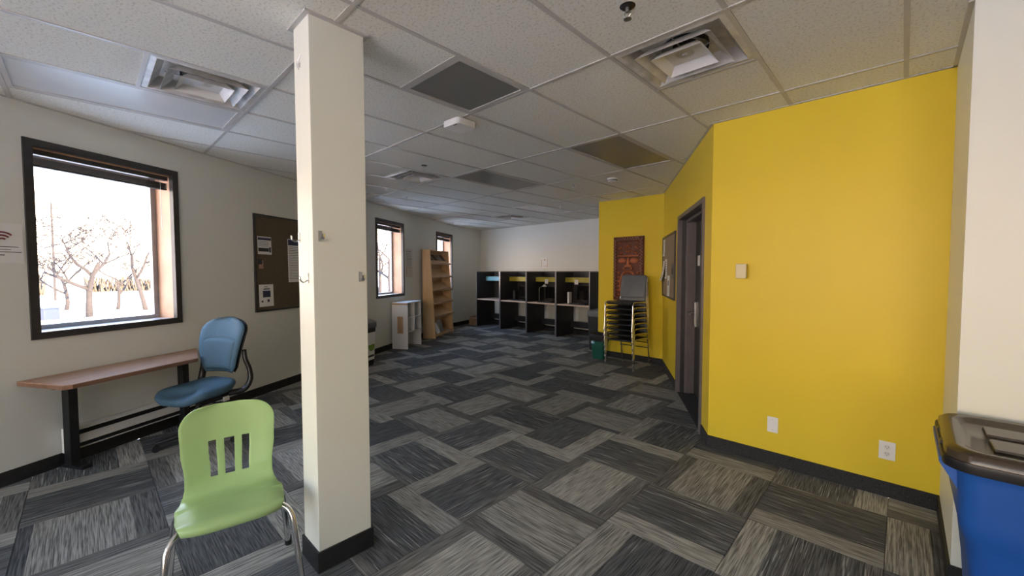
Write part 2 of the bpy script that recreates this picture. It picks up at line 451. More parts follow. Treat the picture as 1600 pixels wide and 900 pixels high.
def baseboard(side, a, b, m, cuts=(), h=0.10, e=(0, 0)):
    d = b - a; mb = MB(); xs = -e[0]
    for c0, c1 in cuts:
        mb.box(xs, c0, 0, 0.010, 0, h); xs = c1
    mb.box(xs, d.length + e[1], 0, 0.010, 0, h)
    return struct(mb.build('baseboard_' + side, m, loc=a, rotz=math.atan2(d.y, d.x)))
baseboard('left', BEND, RL_C, M_base)
baseboard('bend', BACKL, BEND, M_base)
baseboard('back', Vector((-3.92, 8.22, 0)), BACKL, M_base)
baseboard('alcove', DEND, Vector((-3.92, 6.32, 0)), M_cbase, e=(0, 0.01))
baseboard('door', D0, DEND, M_cbase, [(DO0 - 0.06, DO1 + 0.06)])
baseboard('front', Vector((0.2, 3.64, 0)), D0, M_cbase)
baseboard('pier', Vector((0.2, 2.81, 0)), Vector((0.2, 3.64, 0)), M_base, e=(0.01, 0))
baseboard('right', Vector((3.2, 2.81, 0)), Vector((0.2, 2.81, 0)), M_base)
baseboard('rear', RL_C, Vector((3.2, -3.2, 0)), M_base)
baseboard('side', Vector((3.2, -3.2, 0)), Vector((3.2, 2.81, 0)), M_base)

# pillar
PX0, PX1, PY0, PY1 = -2.255, -2.06, 0.762, 1.036
pil = struct(MB().box(PX0, PX1, PY0, PY1, 0.0, H + 0.03, 0.003).build('pillar', M_pill))
mb = MB()
for (x0, x1, y0, y1) in ((PX0 - .01, PX1 + .01, PY0 - .01, PY0), (PX0 - .01, PX1 + .01, PY1, PY1 + .01), (PX0 - .01, PX0, PY0, PY1), (PX1, PX1 + .01, PY0, PY1)):
    mb.box(x0, x1, y0, y1, 0, 0.105)
mb.build('base', M_base, pil)
mb = MB()
for (x0, x1, y0, y1) in ((PX0 - .022, PX1 + .022, PY0 - .022, PY0), (PX0 - .022, PX1 + .022, PY1, PY1 + .022), (PX0 - .022, PX0, PY0, PY1), (PX1, PX1 + .022, PY0, PY1)):
    mb.box(x0, x1, y0, y1, H - 0.004, H + 0.012)
mb.build('ceiling_trim', M_tee, pil)

# clip a rectangle to the room outline
def clip(poly, rect):
    x0, x1, y0, y1 = rect
    out = [(p.x, p.y) for p in poly]
    for ax, lim, sgn in ((0, x0, 1), (0, x1, -1), (1, y0, 1), (1, y1, -1)):
        src, out = out, []
        for i in range(len(src)):
            a, b = src[i - 1], src[i]
            ia, ib = (a[ax] - lim) * sgn >= 0, (b[ax] - lim) * sgn >= 0
            if ia != ib:
                t = (lim - a[ax]) / (b[ax] - a[ax])
                out.append((a[0] + (b[0] - a[0]) * t, a[1] + (b[1] - a[1]) * t))
            if ib: out.append(b)
        if len(out) < 3: return []
    res = []
    for p in out:
        if not res or (abs(p[0] - res[-1][0]) + abs(p[1] - res[-1][1])) > 1e-4: res.append(p)
    if len(res) > 2 and abs(res[0][0] - res[-1][0]) + abs(res[0][1] - res[-1][1]) < 1e-4: res.pop()
    ar = abs(sum(res[i - 1][0] * res[i][1] - res[i][0] * res[i - 1][1] for i in range(len(res)))) / 2 if len(res) > 2 else 0
    return res if ar > 0.002 else []
def grow(poly, d):
    return poly

# ------------------------------------------------------------------ floor of quarter-turned carpet tiles
fl = struct(MB().prism([(p.x, p.y) for p in POLY], -0.06, -0.007).build('floor', M_slab))
TS = 0.61
FX0, FY0 = -1.25, 1.513
KNOWN = {(-1, 0): (2, 'x', 0), (-1, 1): (2, 'y', 0), (-2, 0): (0, 'y', 0), (0, 1): (0, 'x', 0), (0, 0): (1, 'y', 0), (1, 2): (0, 'x', 0),
         (1, 1): (0, 'y', 0), (0, 2): (2, 'y', 0), (-1, 2): (0, 'x', 1), (-2, 1): (0, 'x', 1), (-3, 1): (0, 'y', 1), (-3, 0): (0, 'x', 1),
         (-2, 2): (1, 'y', 1), (-3, 2): (0, 'x', 0), (-4, 1): (2, 'x', 0), (-4, 3): (2, 'y', 0), (-3, 3): (2, 'x', 0), (-2, 3): (3, 'y', 0),
         (-1, 3): (0, 'y', 0), (-2, 4): (2, 'x', 1), (-3, 5): (2, 'y', 0), (-2, 5): (2, 'x', 0), (-4, -1): (2, 'y', 0), (-5, -2): (2, 'x', 0)}
def carpet_tile(i, j):
    x0, y0 = FX0 + i * TS, FY0 + j * TS
    g = 0.0012
    poly = clip(POLY, (x0 + g, x0 + TS - g, y0 + g, y0 + TS - g))
    if not poly: return
    if (i, j) in KNOWN: kind, ax, fl_ = KNOWN[(i, j)]
    else:
        ax = 'y' if (i + j) % 2 == 0 else 'x'
        if i == -1 and j == 0: ax = 'x'
        kind = random.choice([0, 0, 0, 1, 1, 2, 2, 3]); fl_ = random.randint(0, 1)
    ax = 'x' if (i + j) % 2 else 'y'
    cx, cy = x0 + TS / 2, y0 + TS / 2
    mb = MB()
    e = random.uniform(-0.0006, 0.0006)
    n = len(poly)
    b = 0.0015
    top = []
    for p in poly:   # slightly eased top edge
        top.append((p[0] + (b if p[0] < cx else -b), p[1] + (b if p[1] < cy else -b)))
    mb._add([(p[0] - cx, p[1] - cy, -0.007) for p in poly] + [(p[0] - cx, p[1] - cy, -0.0015 + e) for p in poly] + [(p[0] - cx, p[1] - cy, e) for p in top],
            [list(range(2 * n, 3 * n))] + [[r_ * n + k, r_ * n + (k + 1) % n, (r_ + 1) * n + (k + 1) % n, (r_ + 1) * n + k] for r_ in (0, 1) for k in range(n)])
    uv = mb.bm.loops.layers.uv.new('UVMap')
    for f in mb.bm.faces:
        for lp in f.loops:
            u, v = (lp.vert.co.x + TS / 2) / TS, (lp.vert.co.y + TS / 2) / TS
            if ax == 'y': u, v = v, u
            if not fl_: v = 1 - v
            lp[uv].uv = (u, v)
    mb.build('carpet_tile', CARPETS[kind], fl, loc=(cx, cy, 0))
for i in range(-14, 8):
    for j in range(-8, 12):
        carpet_tile(i, j)

# ------------------------------------------------------------------ suspended ceiling
ce = struct(MB().prism([(p.x, p.y) for p in POLY], 2.83, 2.90).build('ceiling', M_plen))
GX, GY, G = -3.0716, 0.8860, 0.61
# grid cells: a counts along +Y, b counts along -X
def cell(a0, a1, b0, b1): return (GX - b1 * G, GX - b0 * G, GY + a0 * G, GY + a1 * G)
DIFF = [(-1, 0), (2, -4), (3, 2), (9, 5)]                     # (a, b) of 2x2 diffusers
LIGHTS = [(-2, 0, 1), (1, 2, -2), (4, 6, -2), (4, 6, 1), (4, 6, 5), (8, 10, 3), (8, 10, 6), (8, 8.86, 0)]   # (a0, a1, b)
taken = set()
for a, b in DIFF: taken.add((a, b))
for a0, a1, b in LIGHTS:
    for a in range(int(a0), int(math.ceil(a1))): taken.add((a, b))
g = 0.004
for a in range(-8, 14, 2):
    for b in range(-12, 11):
        st = [(a, b) in taken, (a + 1, b) in taken]
        if st == [True, True]: continue
        rng = (a, a + 2) if st == [False, False] else ((a + 1, a + 2) if st[0] else (a, a + 1))
        x0, x1, y0, y1 = cell(rng[0], rng[1], b, b + 1)
        poly = clip(POLY, (x0 + g, x1 - g, y0 + g, y1 - g))
        if not poly: continue
        cx, cy = (x0 + x1) / 2, (y0 + y1) / 2
        MB().prism([(p[0] - cx, p[1] - cy) for p in poly], 0, 0.015).build('ceiling_tile', M_tile, ce, loc=(cx, cy, H + 0.004 + random.uniform(0, .0015)))
def tee(x0, x1, y0, y1, name, z=H):
    poly = clip(POLY, (x0, x1, y0, y1))
    if poly: MB().prism(poly, z - 0.001, z + 0.006).build(name, M_tee, ce)
t = 0.012
for a in range(-8, 14, 2):
    y = GY + a * G
    tee(-10, 4, y - t, y + t, 'main_tee')
for a in range(-8, 14, 2):
    for b in range(-12, 12):
        x = GX - b * G
        tee(x - t, x + t, GY + a * G + t, GY + (a + 2) * G - t, 'cross_tee', H + 0.0006)
for a, b in ((0, 0), (3, -4), (3, 2), (9, 5), (1, -2), (-1, 0)):
    a_ = a if a % 2 else a
    if a % 2:
        y = GY + a * G
        tee(GX - (b + 1) * G + t, GX - b * G - t, y - t, y + t, 'cross_tee', H + 0.0006)
# wall angle
for k in range(len(POLY)):
    a, b = POLY[k], POLY[(k + 1) % len(POLY)]
    d = (b - a)
    MB().box(0.0, d.length, 0.0, 0.02, -0.0015, 0.006).build('wall_angle', M_tee, ce, loc=a + Vector((0, 0, H)), rotz=math.atan2(d.y, d.x))

def square_ring(mb, c, r0, z0, r1, z1):
    """slanted square ring between half-size r0 at z0 and r1 at z1"""
    q = [(-1, -1), (1, -1), (1, 1), (-1, 1)]
    v = [(c[0] + x * r0, c[1] + y * r0, z0) for x, y in q] + [(c[0] + x * r1, c[1] + y * r1, z1) for x, y in q]
    mb._add(v, [[i, (i + 1) % 4, 4 + (i + 1) % 4, 4 + i] for i in range(4)])
DLAB = {(-1, 0): 'white square ceiling diffuser beside the long light near the first window',
        (2, -4): 'dusty square ceiling diffuser nearest the yellow wall',
        (3, 2): 'square ceiling diffuser between the second window and the access point',
        (9, 5): 'far square ceiling diffuser above the row of study carrels'}
for a, b in DIFF:
    x0, x1, y0, y1 = cell(a, a + 1, b, b + 1)
    t_ = thing('ceiling_diffuser', DLAB[(a, b)], 'air vent', ((x0 + x1) / 2, (y0 + y1) / 2, H), 0, 'square ceiling air diffusers')
    hs = G / 2 - 0.014
    mb = MB(); square_ring(mb, (0, 0), hs, 0.003, hs - 0.03, 0.0); square_ring(mb, (0, 0), hs - 0.03, 0.0, hs - 0.085, 0.075)
    mb.build('frame', M_dirtw, t_)
    MB().box(-hs + 0.01, hs - 0.01, -hs + 0.01, hs - 0.01, 0.072, 0.085).build('neck_plate', M_dirtw, t_)
    MB().lathe([(0.125, 0.045), (0.125, 0.0725), (0.01, 0.0715)], 24, cap=False).build('neck_collar', M_blkm, t_)
    mb = MB(); square_ring(mb, (0, 0), 0.205, -0.014, 0.145, 0.045); square_ring(mb, (0, 0), 0.2065, -0.014, 0.1465, 0.046)
    square_ring(mb, (0, 0), 0.205, -0.014, 0.2065, -0.014)
    mb.build('outer_cone', M_dirtw, t_)
    mb = MB(); square_ring(mb, (0, 0), 0.140, -0.020, 0.1, 0.022); square_ring(mb, (0, 0), 0.1, 0.022, 0.0005, 0.024); square_ring(mb, (0, 0), 0.140, -0.020, 0.1, 0.024)
    mb.build('inner_cone', M_metalw, t_)
    MB().lathe([(0.001, 0.012), (0.012, 0.012), (0.016, 0.02), (0.05, 0.023)], 16).build('centre_boss', M_dirtw, t_, 40)
    for ang in (0, PI / 2):
        c_, s_ = math.cos(ang), math.sin(ang)
        MB().tube([(-.2 * c_, -.2 * s_, .035), (.2 * c_, .2 * s_, .035)], 0.004, 6).build('bracket', M_steel, t_)
LLAB = {0: 'long unlit ceiling light panel beside the wall over the first window', 1: 'small square unlit light with dark lens right of the pillar',
        2: 'unlit ceiling light panel nearest the yellow doorway corner', 3: 'unlit ceiling light panel in the middle of the room behind the access point',
        4: 'unlit ceiling light panel along the window wall near the second window', 5: 'unlit far ceiling light in front of the yellow alcove',
        6: 'unlit far ceiling light over the carrels toward the window corner', 7: 'unlit ceiling light cut off by the yellow alcove wall'}
for k, (a0, a1, b) in enumerate(LIGHTS):
    x0, x1, y0, y1 = cell(a0, a1, b, b + 1)
    t_ = thing('ceiling_light', LLAB[k], 'ceiling light', ((x0 + x1) / 2, (y0 + y1) / 2, H), 0, 'unlit recessed ceiling lights')
    hx, hy = (x1 - x0) / 2 - 0.013, (y1 - y0) / 2 - 0.013
    mb = MB(); f = 0.028
    mb.box(-hx, hx, -hy, -hy + f, 0.0, 0.008); mb.box(-hx, hx, hy - f, hy, 0.0, 0.008)
    mb.box(-hx, -hx + f, -hy + f, hy - f, 0.0, 0.008); mb.box(hx - f, hx, -hy + f, hy - f, 0.0, 0.008)
    mb.build('frame', M_tee, t_)
    MB().box(-hx + f, hx - f, -hy + f, hy - f, 0.006, 0.011).build('lens', M_lens if k in (1, 2, 3) else M_lensw, t_)

def sprinkler(a, b, lab):
    t_ = thing('sprinkler_head', lab, 'sprinkler', (GX - b * G, GY + a * G, H + 0.004), 0, 'ceiling sprinkler heads')
    MB().lathe([(0.014, -0.006), (0.030, -0.005), (0.036, 0.0)], 16).build('escutcheon', M_blkm if b < 2 and a < 3.2 else M_steel, t_, 40)
    MB().lathe([(0.009, -0.026), (0.009, -0.005)], 10).build('body', M_steel, t_, 40)
    MB().tube([(-.014, 0, -.024), (-.017, 0, -.04), (0, 0, -.055), (.017, 0, -.04), (.014, 0, -.024)], 0.0025, 6).build('yoke', M_steel, t_)
    MB().lathe([(0.018, -0.059), (0.018, -0.056)], 12).build('deflector', M_steel, t_)
sprinkler(1.45, -3.47, 'dark sprinkler head in the ceiling tile nearest the big diffuser')
sprinkler(3.05, 1.58, 'dark sprinkler head next to the mid ceiling diffuser')
sprinkler(6.45, 0.55, 'small sprinkler head left of the smoke detector')
sprinkler(4.6, 4.7, 'sprinkler head just in front of the light on the window side')
sprinkler(8.6, 2.55, 'far sprinkler head beside the far light before the alcove')
sprinkler(9.0, 8.3, 'farthest sprinkler head near the bent window wall')

ap = thing('wireless_access_point', 'white square wireless access point fixed on the ceiling grid', 'access point', (GX + 0.69 * G, GY + 2.07 * G, H), R(45) * 0 + R(2))
mb = MB(); q0 = rrect(0.20, 0.20, 0.035); q1 = rrect(0.185, 0.185, 0.03)
mb.loft([[(x, y, -0.006) for x, y in q0], [(x, y, -0.045) for x, y in q0], [(x * .96, y * .96, -0.053) for x, y in q0]]); mb.build('cover', M_white, ap, 35)
MB().box(-.06, .06, -.06, .06, -0.006, 0.0).build('bracket', M_steel, ap)
MB().lathe([(0.006, -0.0545), (0.006, -0.052)], 12).build('status_light', M_paper, ap)
MB().box(.02, .06, -.085, -.075, -0.0545, -0.052).build('slot', M_ink, ap)
sd = thing('smoke_detector', 'round white smoke detector on the ceiling before the alcove', 'smoke detector', (GX + .43 * G, GY + 6.5 * G, H + 0.003))
MB().lathe([(0.045, -0.045), (0.06, -0.038), (0.062, -0.012), (0.07, -0.01), (0.07, 0.0)], 24).build('body', M_white, sd, 35)
MB().lathe([(0.061, -0.034), (0.0635, -0.030), (0.0635, -0.022), (0.061, -0.018)], 24, cap=False).build('vent_ring', M_bin_g, sd)

# ------------------------------------------------------------------ windows on the left wall
def window(k, s0, s1, label):
    w = s1 - s0; z0, z1 = 1.0, 2.468
    r = sempty('window_%d' % k, W((s0 + s1) / 2, 0, 0), RL)
    h = w / 2
    f = 0.05
    mb = MB()       # trim flat on the wall face
    mb.box(-h - 0.002, -h + f, -0.014, 0.03, z0 - .002, z1 + .002); mb.box(h - f, h + .002, -0.014, 0.03, z0 - .002, z1 + .002)
    mb.box(-h + f, h - f, -0.014, 0.03, z1 - f, z1 + .002); mb.box(-h + f, h - f, -0.014, 0.03, z0 - .002, z0 + f)
    mb.build('frame', M_frame, r)
    mb = MB()       # deep reveal
    mb.box(-h, -h + 0.03, 0.03, 0.28, z0 + .04, z1 - .03); mb.box(h - 0.03, h, 0.03, 0.28, z0 + .04, z1 - .03)
    mb.box(-h + .03, h - .03, 0.03, 0.28, z1 - 0.06, z1 - .03)
    mb.build('reveal', M_reveal, r)
    MB().box(-h + 0.03, h - 0.03, 0.03, 0.30, z0 + 0.005, z0 + 0.045).build('sill', M_sill, r)
    a, b = -h + .03, h - .03
    zz0, zz1 = z0 + .045, z1 - .06
    mb = MB(); t_ = 0.045
    mb.box(a, a + t_, 0.235, 0.275, zz0, zz1); mb.box(b - t_, b, 0.235, 0.275, zz0, zz1)
    mb.box(a + t_, b - t_, 0.235, 0.275, zz0, zz0 + .035); mb.box(a + t_, b - t_, 0.235, 0.275, zz1 - .04, zz1)
    mb.build('sash', M_sash, r)
    MB().box(a + t_, b - t_, 0.252, 0.258, zz0 + .035, zz1 - .04).build('pane', M_glass, r)
    # raised blind under the head
    bl = thing('window_blind', label, 'blind', W((s0 + s1) / 2, 0, 0), RL, 'raised window blinds')
    MB().box(-h + .052, h - .052, 0.045, 0.095, 2.372, 2.425).build('headrail', M_blind, bl)
    for q in range(9):
        zc = 2.300 + q * 0.0055
        MB().box(-h + .055, h - .055, 0.046, 0.094, zc, zc + 0.0022).build('slat', M_blind, bl)
    MB().box(-h + .055, h - .055, 0.05, 0.09, 2.282, 2.297, .002).build('bottom_rail', M_blind, bl)
    for x in (-h + .2, 0, h - .2):
        MB().tube([(x, .07, 2.29), (x, .07, 2.37)], 0.0018, 5).build('ladder_cord', M_blind, bl)
    MB().tube([(h - .12, .045, 2.37), (h - .12, .040, 1.9)], 0.0022, 5).build('pull_cord', M_sill, bl)
    return r
window(1, *WINS[0], 'dark blind pulled up at the first window above the table')
window(2, *WINS[1], 'dark blind pulled up at the window beside the low white shelf')
window(3, *WINS[2], 'dark blind pulled up at the window behind the bookcase')
# rear windows (behind the camera) that light the room
for k, (a, b) in enumerate(REARW):
    r = sempty('window_%d' % (k + 4), ((a + b) / 2, -3.2, 0), PI)
    h = (b - a) / 2; mb = MB()
    mb.box(-h, -h + .05, -.01, .1, .6, 2.5); mb.box(h - .05, h, -.01, .1, .6, 2.5)
    mb.box(-h + .05, h - .05, -.01, .1, .6, .65); mb.box(-h + .05, h - .05, -.01, .1, 2.45, 2.5)
    mb.build('frame', M_frame, r)
    MB().box(-h + .05, h - .05, .05, .056, .65, 2.45).build('pane', M_glass, r)

# ------------------------------------------------------------------ door in the yellow wall
dr = sempty('door_1', DW((DO0 + DO1) / 2, 0), RD)     # local x runs toward the camera, y into the wall
hw = (DO1 - DO0) / 2
mb = MB()
mb.box(-hw - .045, -hw + .004, -0.018, 0.03, 0, 2.165); mb.box(hw - .004, hw + .045, -0.018, 0.03, 0, 2.165); mb.box(-hw + .004, hw - .004, -0.018, 0.03, 2.116, 2.165)
mb.build('frame', M_dframe, dr)
mb = MB()
mb.box(-hw, -hw + .035, 0.075, 0.235, 0, 2.12); mb.box(hw - .035, hw, 0.075, 0.235, 0, 2.12); mb.box(-hw + .035, hw - .035, .075, .235, 2.085, 2.12)
mb.box(-hw, -hw + .045, 0.135, 0.15, 0, 2.12); mb.box(-hw, -hw + .043, 0.10, 0.108, 0, 2.12)
mb.build('jamb', M_dframe, dr)
MB().box(-hw, hw, 0.0, 0.30, -0.03, 0.002).build('threshold', M_slab, dr)
MB().box(-hw, hw, 0.236, 0.27, 0, 2.13).build('light_stop_panel', M_door, dr)  # unseen panel added to stop light leaking round the leaf
mb = MB().box(-hw - .001, -hw + .003, 0.03, 0.075, 0, 2.12).box(hw - .003, hw + .001, 0.03, 0.075, 0, 2.12).box(-hw + .003, hw - .003, 0.03, 0.075, 2.117, 2.121)
mb.build('shadow_groove', M_door, dr)  # dark door colour painting the shadow between frame and stop
leaf = MB().box(-hw + .035, hw - .035, 0.185, 0.228, 0.008, 2.085, .002).build('leaf', M_door, dr)
hx = -hw + .115
mb = MB().box(hx - .045, hx + .03, 0.160, 0.185, .83, 1.13, .003); mb.build('lock_plate', M_steel, dr)
MB().tube(curve([(hx, .178, 1.0), (hx, .105, 1.0), (hx + .02, .09, 1.0), (hx + .12, .09, .995)], 5), 0.012, 8).build('lever_handle', M_steel, dr, 60)
MB().tube([(hx, .178, 1.09), (hx, .165, 1.09)], 0.014, 12).build('lock_cylinder', M_chrome, dr, 60)
MB().box(-hw + .16, -hw + .27, 0.181, 0.1855, 1.56, 1.68).build('room_plate', M_paper, dr)

# ------------------------------------------------------------------ things on the walls
def poster(name, label, loc, rotz, w, h, cat='poster', group=None, prints=(), th=0.0016, paper=None, curl=0.004):
    """paper sheet in a wall frame: local x right, z up, -y toward the viewer; prints = (x0,x1,z0,z1,material) as fractions"""
    t_ = thing(name, label, cat, loc, rotz, group)
    mb = MB(); nx, nz = 4, 4
    vs = []; 
    for j in range(nz + 1):
        for i in range(nx + 1):
            x, z = -w / 2 + w * i / nx, -h / 2 + h * j / nz
            vs.append((x, -th - curl * (1 - j / nz) ** 2 * 1.0, z))
    vs += [(v[0], v[1] + th, v[2]) for v in vs]
    m_ = (nx + 1) * (nz + 1); fs = []
    for j in range(nz):
        for i in range(nx):
            q = j * (nx + 1) + i
            fs += [(q, q + 1, q + nx + 2, q + nx + 1), (m_ + q, m_ + q + nx + 1, m_ + q + nx + 2, m_ + q + 1)]
    per = [i for i in range(nx + 1)] + [(nx + 1) * j + nx for j in range(1, nz + 1)] + [nz * (nx + 1) + i for i in range(nx - 1, -1, -1)] + [(nx + 1) * j for j in range(nz - 1, 0, -1)]
    for i in range(len(per)):
        a_, b_ = per[i], per[(i + 1) % len(per)]
        fs.append((a_, m_ + a_, m_ + b_, b_))
    mb._add(vs, fs); mb.build('sheet', paper or M_paper, t_)
    bym = {}
    for x0, x1, z0, z1, m in prints: bym.setdefault(m.name, (m, []))[1].append((x0, x1, z0, z1))
    for m, rs in bym.values():
        mb = MB()
        for x0, x1, z0, z1 in rs:
            n_ = max(1, int((z1 - z0) * 8))
            for q in range(n_):
                za, zb = z0 + (z1 - z0) * q / n_, z0 + (z1 - z0) * (q + 1) / n_
                ya, yb = [-th - curl * (1 - z_) ** 2 - 0.0012 for z_ in (za, zb)]
                mb._add([(-w / 2 + x0 * w, ya, -h / 2 + za * h), (-w / 2 + x1 * w, ya, -h / 2 + za * h), (-w / 2 + x1 * w, yb, -h / 2 + zb * h), (-w / 2 + x0 * w, yb, -h / 2 + zb * h)], [(0, 1, 2, 3)])
        mb.build('print', m, t_)
    return t_
def lines(x0, x1, z0, z1, n, m=None, rag=0.3):
    m = m or M_ink; out = []
    for k in range(n):
        z = z1 - (z1 - z0) * (k + .5) / n
        d = (z1 - z0) / n * 0.11
        out.append((x0, x1 - random.random() * rag * (x1 - x0), z - d, z + d, m))
    return out
def board(name, label, loc, rotz, w, h, m, fw_=0.022, cat='notice board', dep=0.02):
    t_ = thing(name, label, cat, loc, rotz)
    MB().box(-w / 2 + fw_ * .5, w / 2 - fw_ * .5, -dep * .55, 0, -h / 2 + fw_ * .5, h / 2 - fw_ * .5).build('panel', m, t_)
    mb = MB()
    mb.box(-w / 2, -w / 2 + fw_, -dep, 0, -h / 2, h / 2); mb.box(w / 2 - fw_, w / 2, -dep, 0, -h / 2, h / 2)
    mb.box(-w / 2 + fw_, w / 2 - fw_, -dep, 0, h / 2 - fw_, h / 2); mb.box(-w / 2 + fw_, w / 2 - fw_, -dep, 0, -h / 2, -h / 2 + fw_)
    mb.build('frame', M_frame, t_)
    return t_
board('cork_board', 'dark brown cork board on the left wall, half hidden by the pillar', W(2.035 + .60, 0.001, 1.60), RL, 1.20, 1.18, M_cork)
CBn = 0.0125
poster('paper_notice', 'white notice with black header bar at the top left of the cork board', W(2.185, CBn, 1.815), RL, 0.205, 0.215, 'notice', None,
       [(.02, .98, .80, .94, M_navyink), (.04, .8, .16, .36, M_ink), (.82, .95, .12, .42, M_ink)] + lines(.05, .9, .42, .76, 4))
pf_ = thing('photo_cutout', 'cut-out photo of a dark haired person pinned on the cork board', 'photo', W(2.125, CBn, 1.585), RL)
MB().prism_x([(-.0016, -.05), (-.0016, .05), (0, .05), (0, -.05)], -.03, .035).build('sheet', M_skin, pf_)
MB().prism_x([(-.0022, .0), (-.0022, .062), (0, .062), (0, .0)], -.04, .018).build('hair_print', M_ink, pf_)
poster('paper_flyer', 'white flyer with a dark blue square at the bottom left of the cork board', W(2.195, CBn, 1.205), RL, 0.215, 0.27, 'flyer', None,
       [(.25, .78, .42, .72, M_navyink), (.3, .74, .77, .82, M_ink), (.55, .7, .2, .32, M_navyink), (.14, .26, .2, .28, M_ink), (.35, .6, .88, .91, M_ink)])
poster('paper_sheet', 'tall white sheet with dark header on the cork board beside the pillar', W(2.69, CBn, 1.64), RL, 0.27, 0.565, 'sheet', None,
       [(.02, .98, .86, .99, M_navyink)] + lines(.06, .94, .06, .84, 20))
# wireless notice at the left picture edge
wf = poster('wireless_notice', 'white paper notice with wireless arcs taped left of the first window', W(-0.03, 0.001, 1.70), RL, 0.215, 0.28, 'notice', None,
            [(.12, .88, .40, .415, M_ink), (.10, .70, .335, .35, M_ink), (.10, .95, .27, .285, M_ink), (.10, .55, .19, .215, M_ink)])
for k, rr in enumerate((0.018, 0.040, 0.062)):
    mb = MB(); pts = []
    for q in range(13):
        a_ = R(45 + 90 * q / 12)
        pts.append((rr * math.cos(a_), rr * math.sin(a_)))
    mb2 = []
    for (x, z) in pts: mb2.append((x * 1.16, z * 1.16))
    vs = [(x, -.0072, z + .008) for x, z in pts] + [(x * (1 + .011 / rr), -.0068, z * (1 + .011 / rr) + .008) for x, z in pts]
    mb._add(vs, [(i, i + 1, 13 + i + 1, 13 + i) for i in range(12)])
    mb.build('wireless_arc', M_redink, wf)
poster('evacuation_plan', 'white printed plan sheet on the wall between window and bookcase', W(5.90, 0.001, 1.675), RL, 0.30, 0.60, 'notice', None,
       [(.15, .85, .90, .92, M_bin_g), (.15, .85, .32, .33, M_bin_g), (.06, .16, .08, .34, M_birch)] + lines(.1, .9, .38, .85, 9, M_bin_g), paper=M_cream)
poster('paper_notice', 'small pale paper notice on the back wall above the third carrel', (-6.71, 8.219, 1.71), 0, 0.26, 0.27, 'notice', None,
       [(.1, .16, .1, .8, M_birch), (.84, .9, .05, .98, M_birch), (.45, .62, .72, .86, M_birch), (.3, .9, .2, .23, M_birch)])
board('pin_board', 'tan pin board with black frame on the yellow wall beside the door', DW(2.475, 0.001, 1.567), RD, 1.22, 0.90, M_fabcork, 0.026)
poster('paper_notice', 'narrow paper at the top corner of the tan pin board', DW(2.94, .0125, 1.85), RD, 0.2, 0.25, 'notice', None, lines(.1, .9, .1, .9, 8))
poster('paper_notice', 'white curling paper lowest on the left of the tan pin board', DW(2.93, .0125, 1.50), RD, 0.22, 0.30, 'notice', None, lines(.1, .9, .1, .6, 6), curl=0.05)
poster('paper_notice', 'white notice with a dark strip in the middle of the tan pin board', DW(2.70, .0125, 1.53), RD, 0.2, 0.29, 'notice', None, [(.05, .3, .1, .9, M_ink)] + lines(.4, .9, .1, .9, 7))
poster('paper_flyer', 'white flyer near the bottom edge of the tan pin board', DW(2.42, .0125, 1.29), RD, 0.22, 0.29, 'flyer', None, [(.3, .7, .5, .75, M_navyink)] + lines(.1, .9, .1, .4, 5))
poster('dark_card', 'small dark card on the right of the tan pin board', DW(2.06, .0125, 1.50), RD, 0.18, 0.2, 'card', None, [(.2, .8, .3, .7, M_ink)], paper=M_bin_g)

th = thing('wall_thermostat', 'ivory dial thermostat high on the yellow wall', 'thermostat', (-0.932, 3.639, 1.52))
MB().box(-.038, .038, -.03, 0, -.058, .058, .006).build('housing', M_beige, th)
MB().lathe([(.019, 0), (.021, .008), (.017, .012)], 20).build('dial', M_beige, th, 40).rotation_euler.x = PI / 2
th.children[-1].location = (0.004, -.03, -.022)
MB().box(-.02, .02, -.0312, -.0295, .026, .034).build('scale_print', M_ink, th)
bp_ = thing('blank_wall_plate', 'white blank wall plate low on the yellow wall', 'wall plate', (-0.697, 3.639, 0.313))
MB().box(-.036, .036, -.006, 0, -.06, .06, .002).build('plate', M_white, bp_)
for z in (-.04, .04):
    MB().lathe([(.003, 0), (.003, .0012)], 8).build('screw', M_steel, bp_).rotation_euler.x = PI / 2
    bp_.children[-1].location = (0, -.006, z)
ol = thing('wall_outlet', 'white double power outlet on the yellow wall near the blue bin', 'outlet', (-0.046, 3.639, 0.31))
MB().box(-.041, .041, -.006, 0, -.06, .06, .002).build('plate', M_white, ol)
for z in (-.022, .022):
    o = MB().lathe([(.0175, 0), (.0175, .002)], 20).build('socket', M_metalw, ol); o.rotation_euler.x = PI / 2; o.location = (0, -.006, z)
    mb = MB().box(-.008, -.0055, -.0088, -.0078, z, z + .009).box(.0055, .008, -.0088, -.0078, z, z + .008).box(-.002, .002, -.0088, -.0078, z - .010, z - .005)
    mb.build('slot', M_ink, ol)
wp = tag(MB().box(-.035, .035, -.006, 0, -.055, .055, .002).build('wall_outlet', M_white, loc=(BEND + (BACKL - BEND).normalized() * .55 + Vector((0, 0, .42))), rotz=math.atan2((BACKL - BEND).y, (BACKL - BEND).x)),
         'small white outlet plate on the bent wall right of the bookcase', 'outlet')

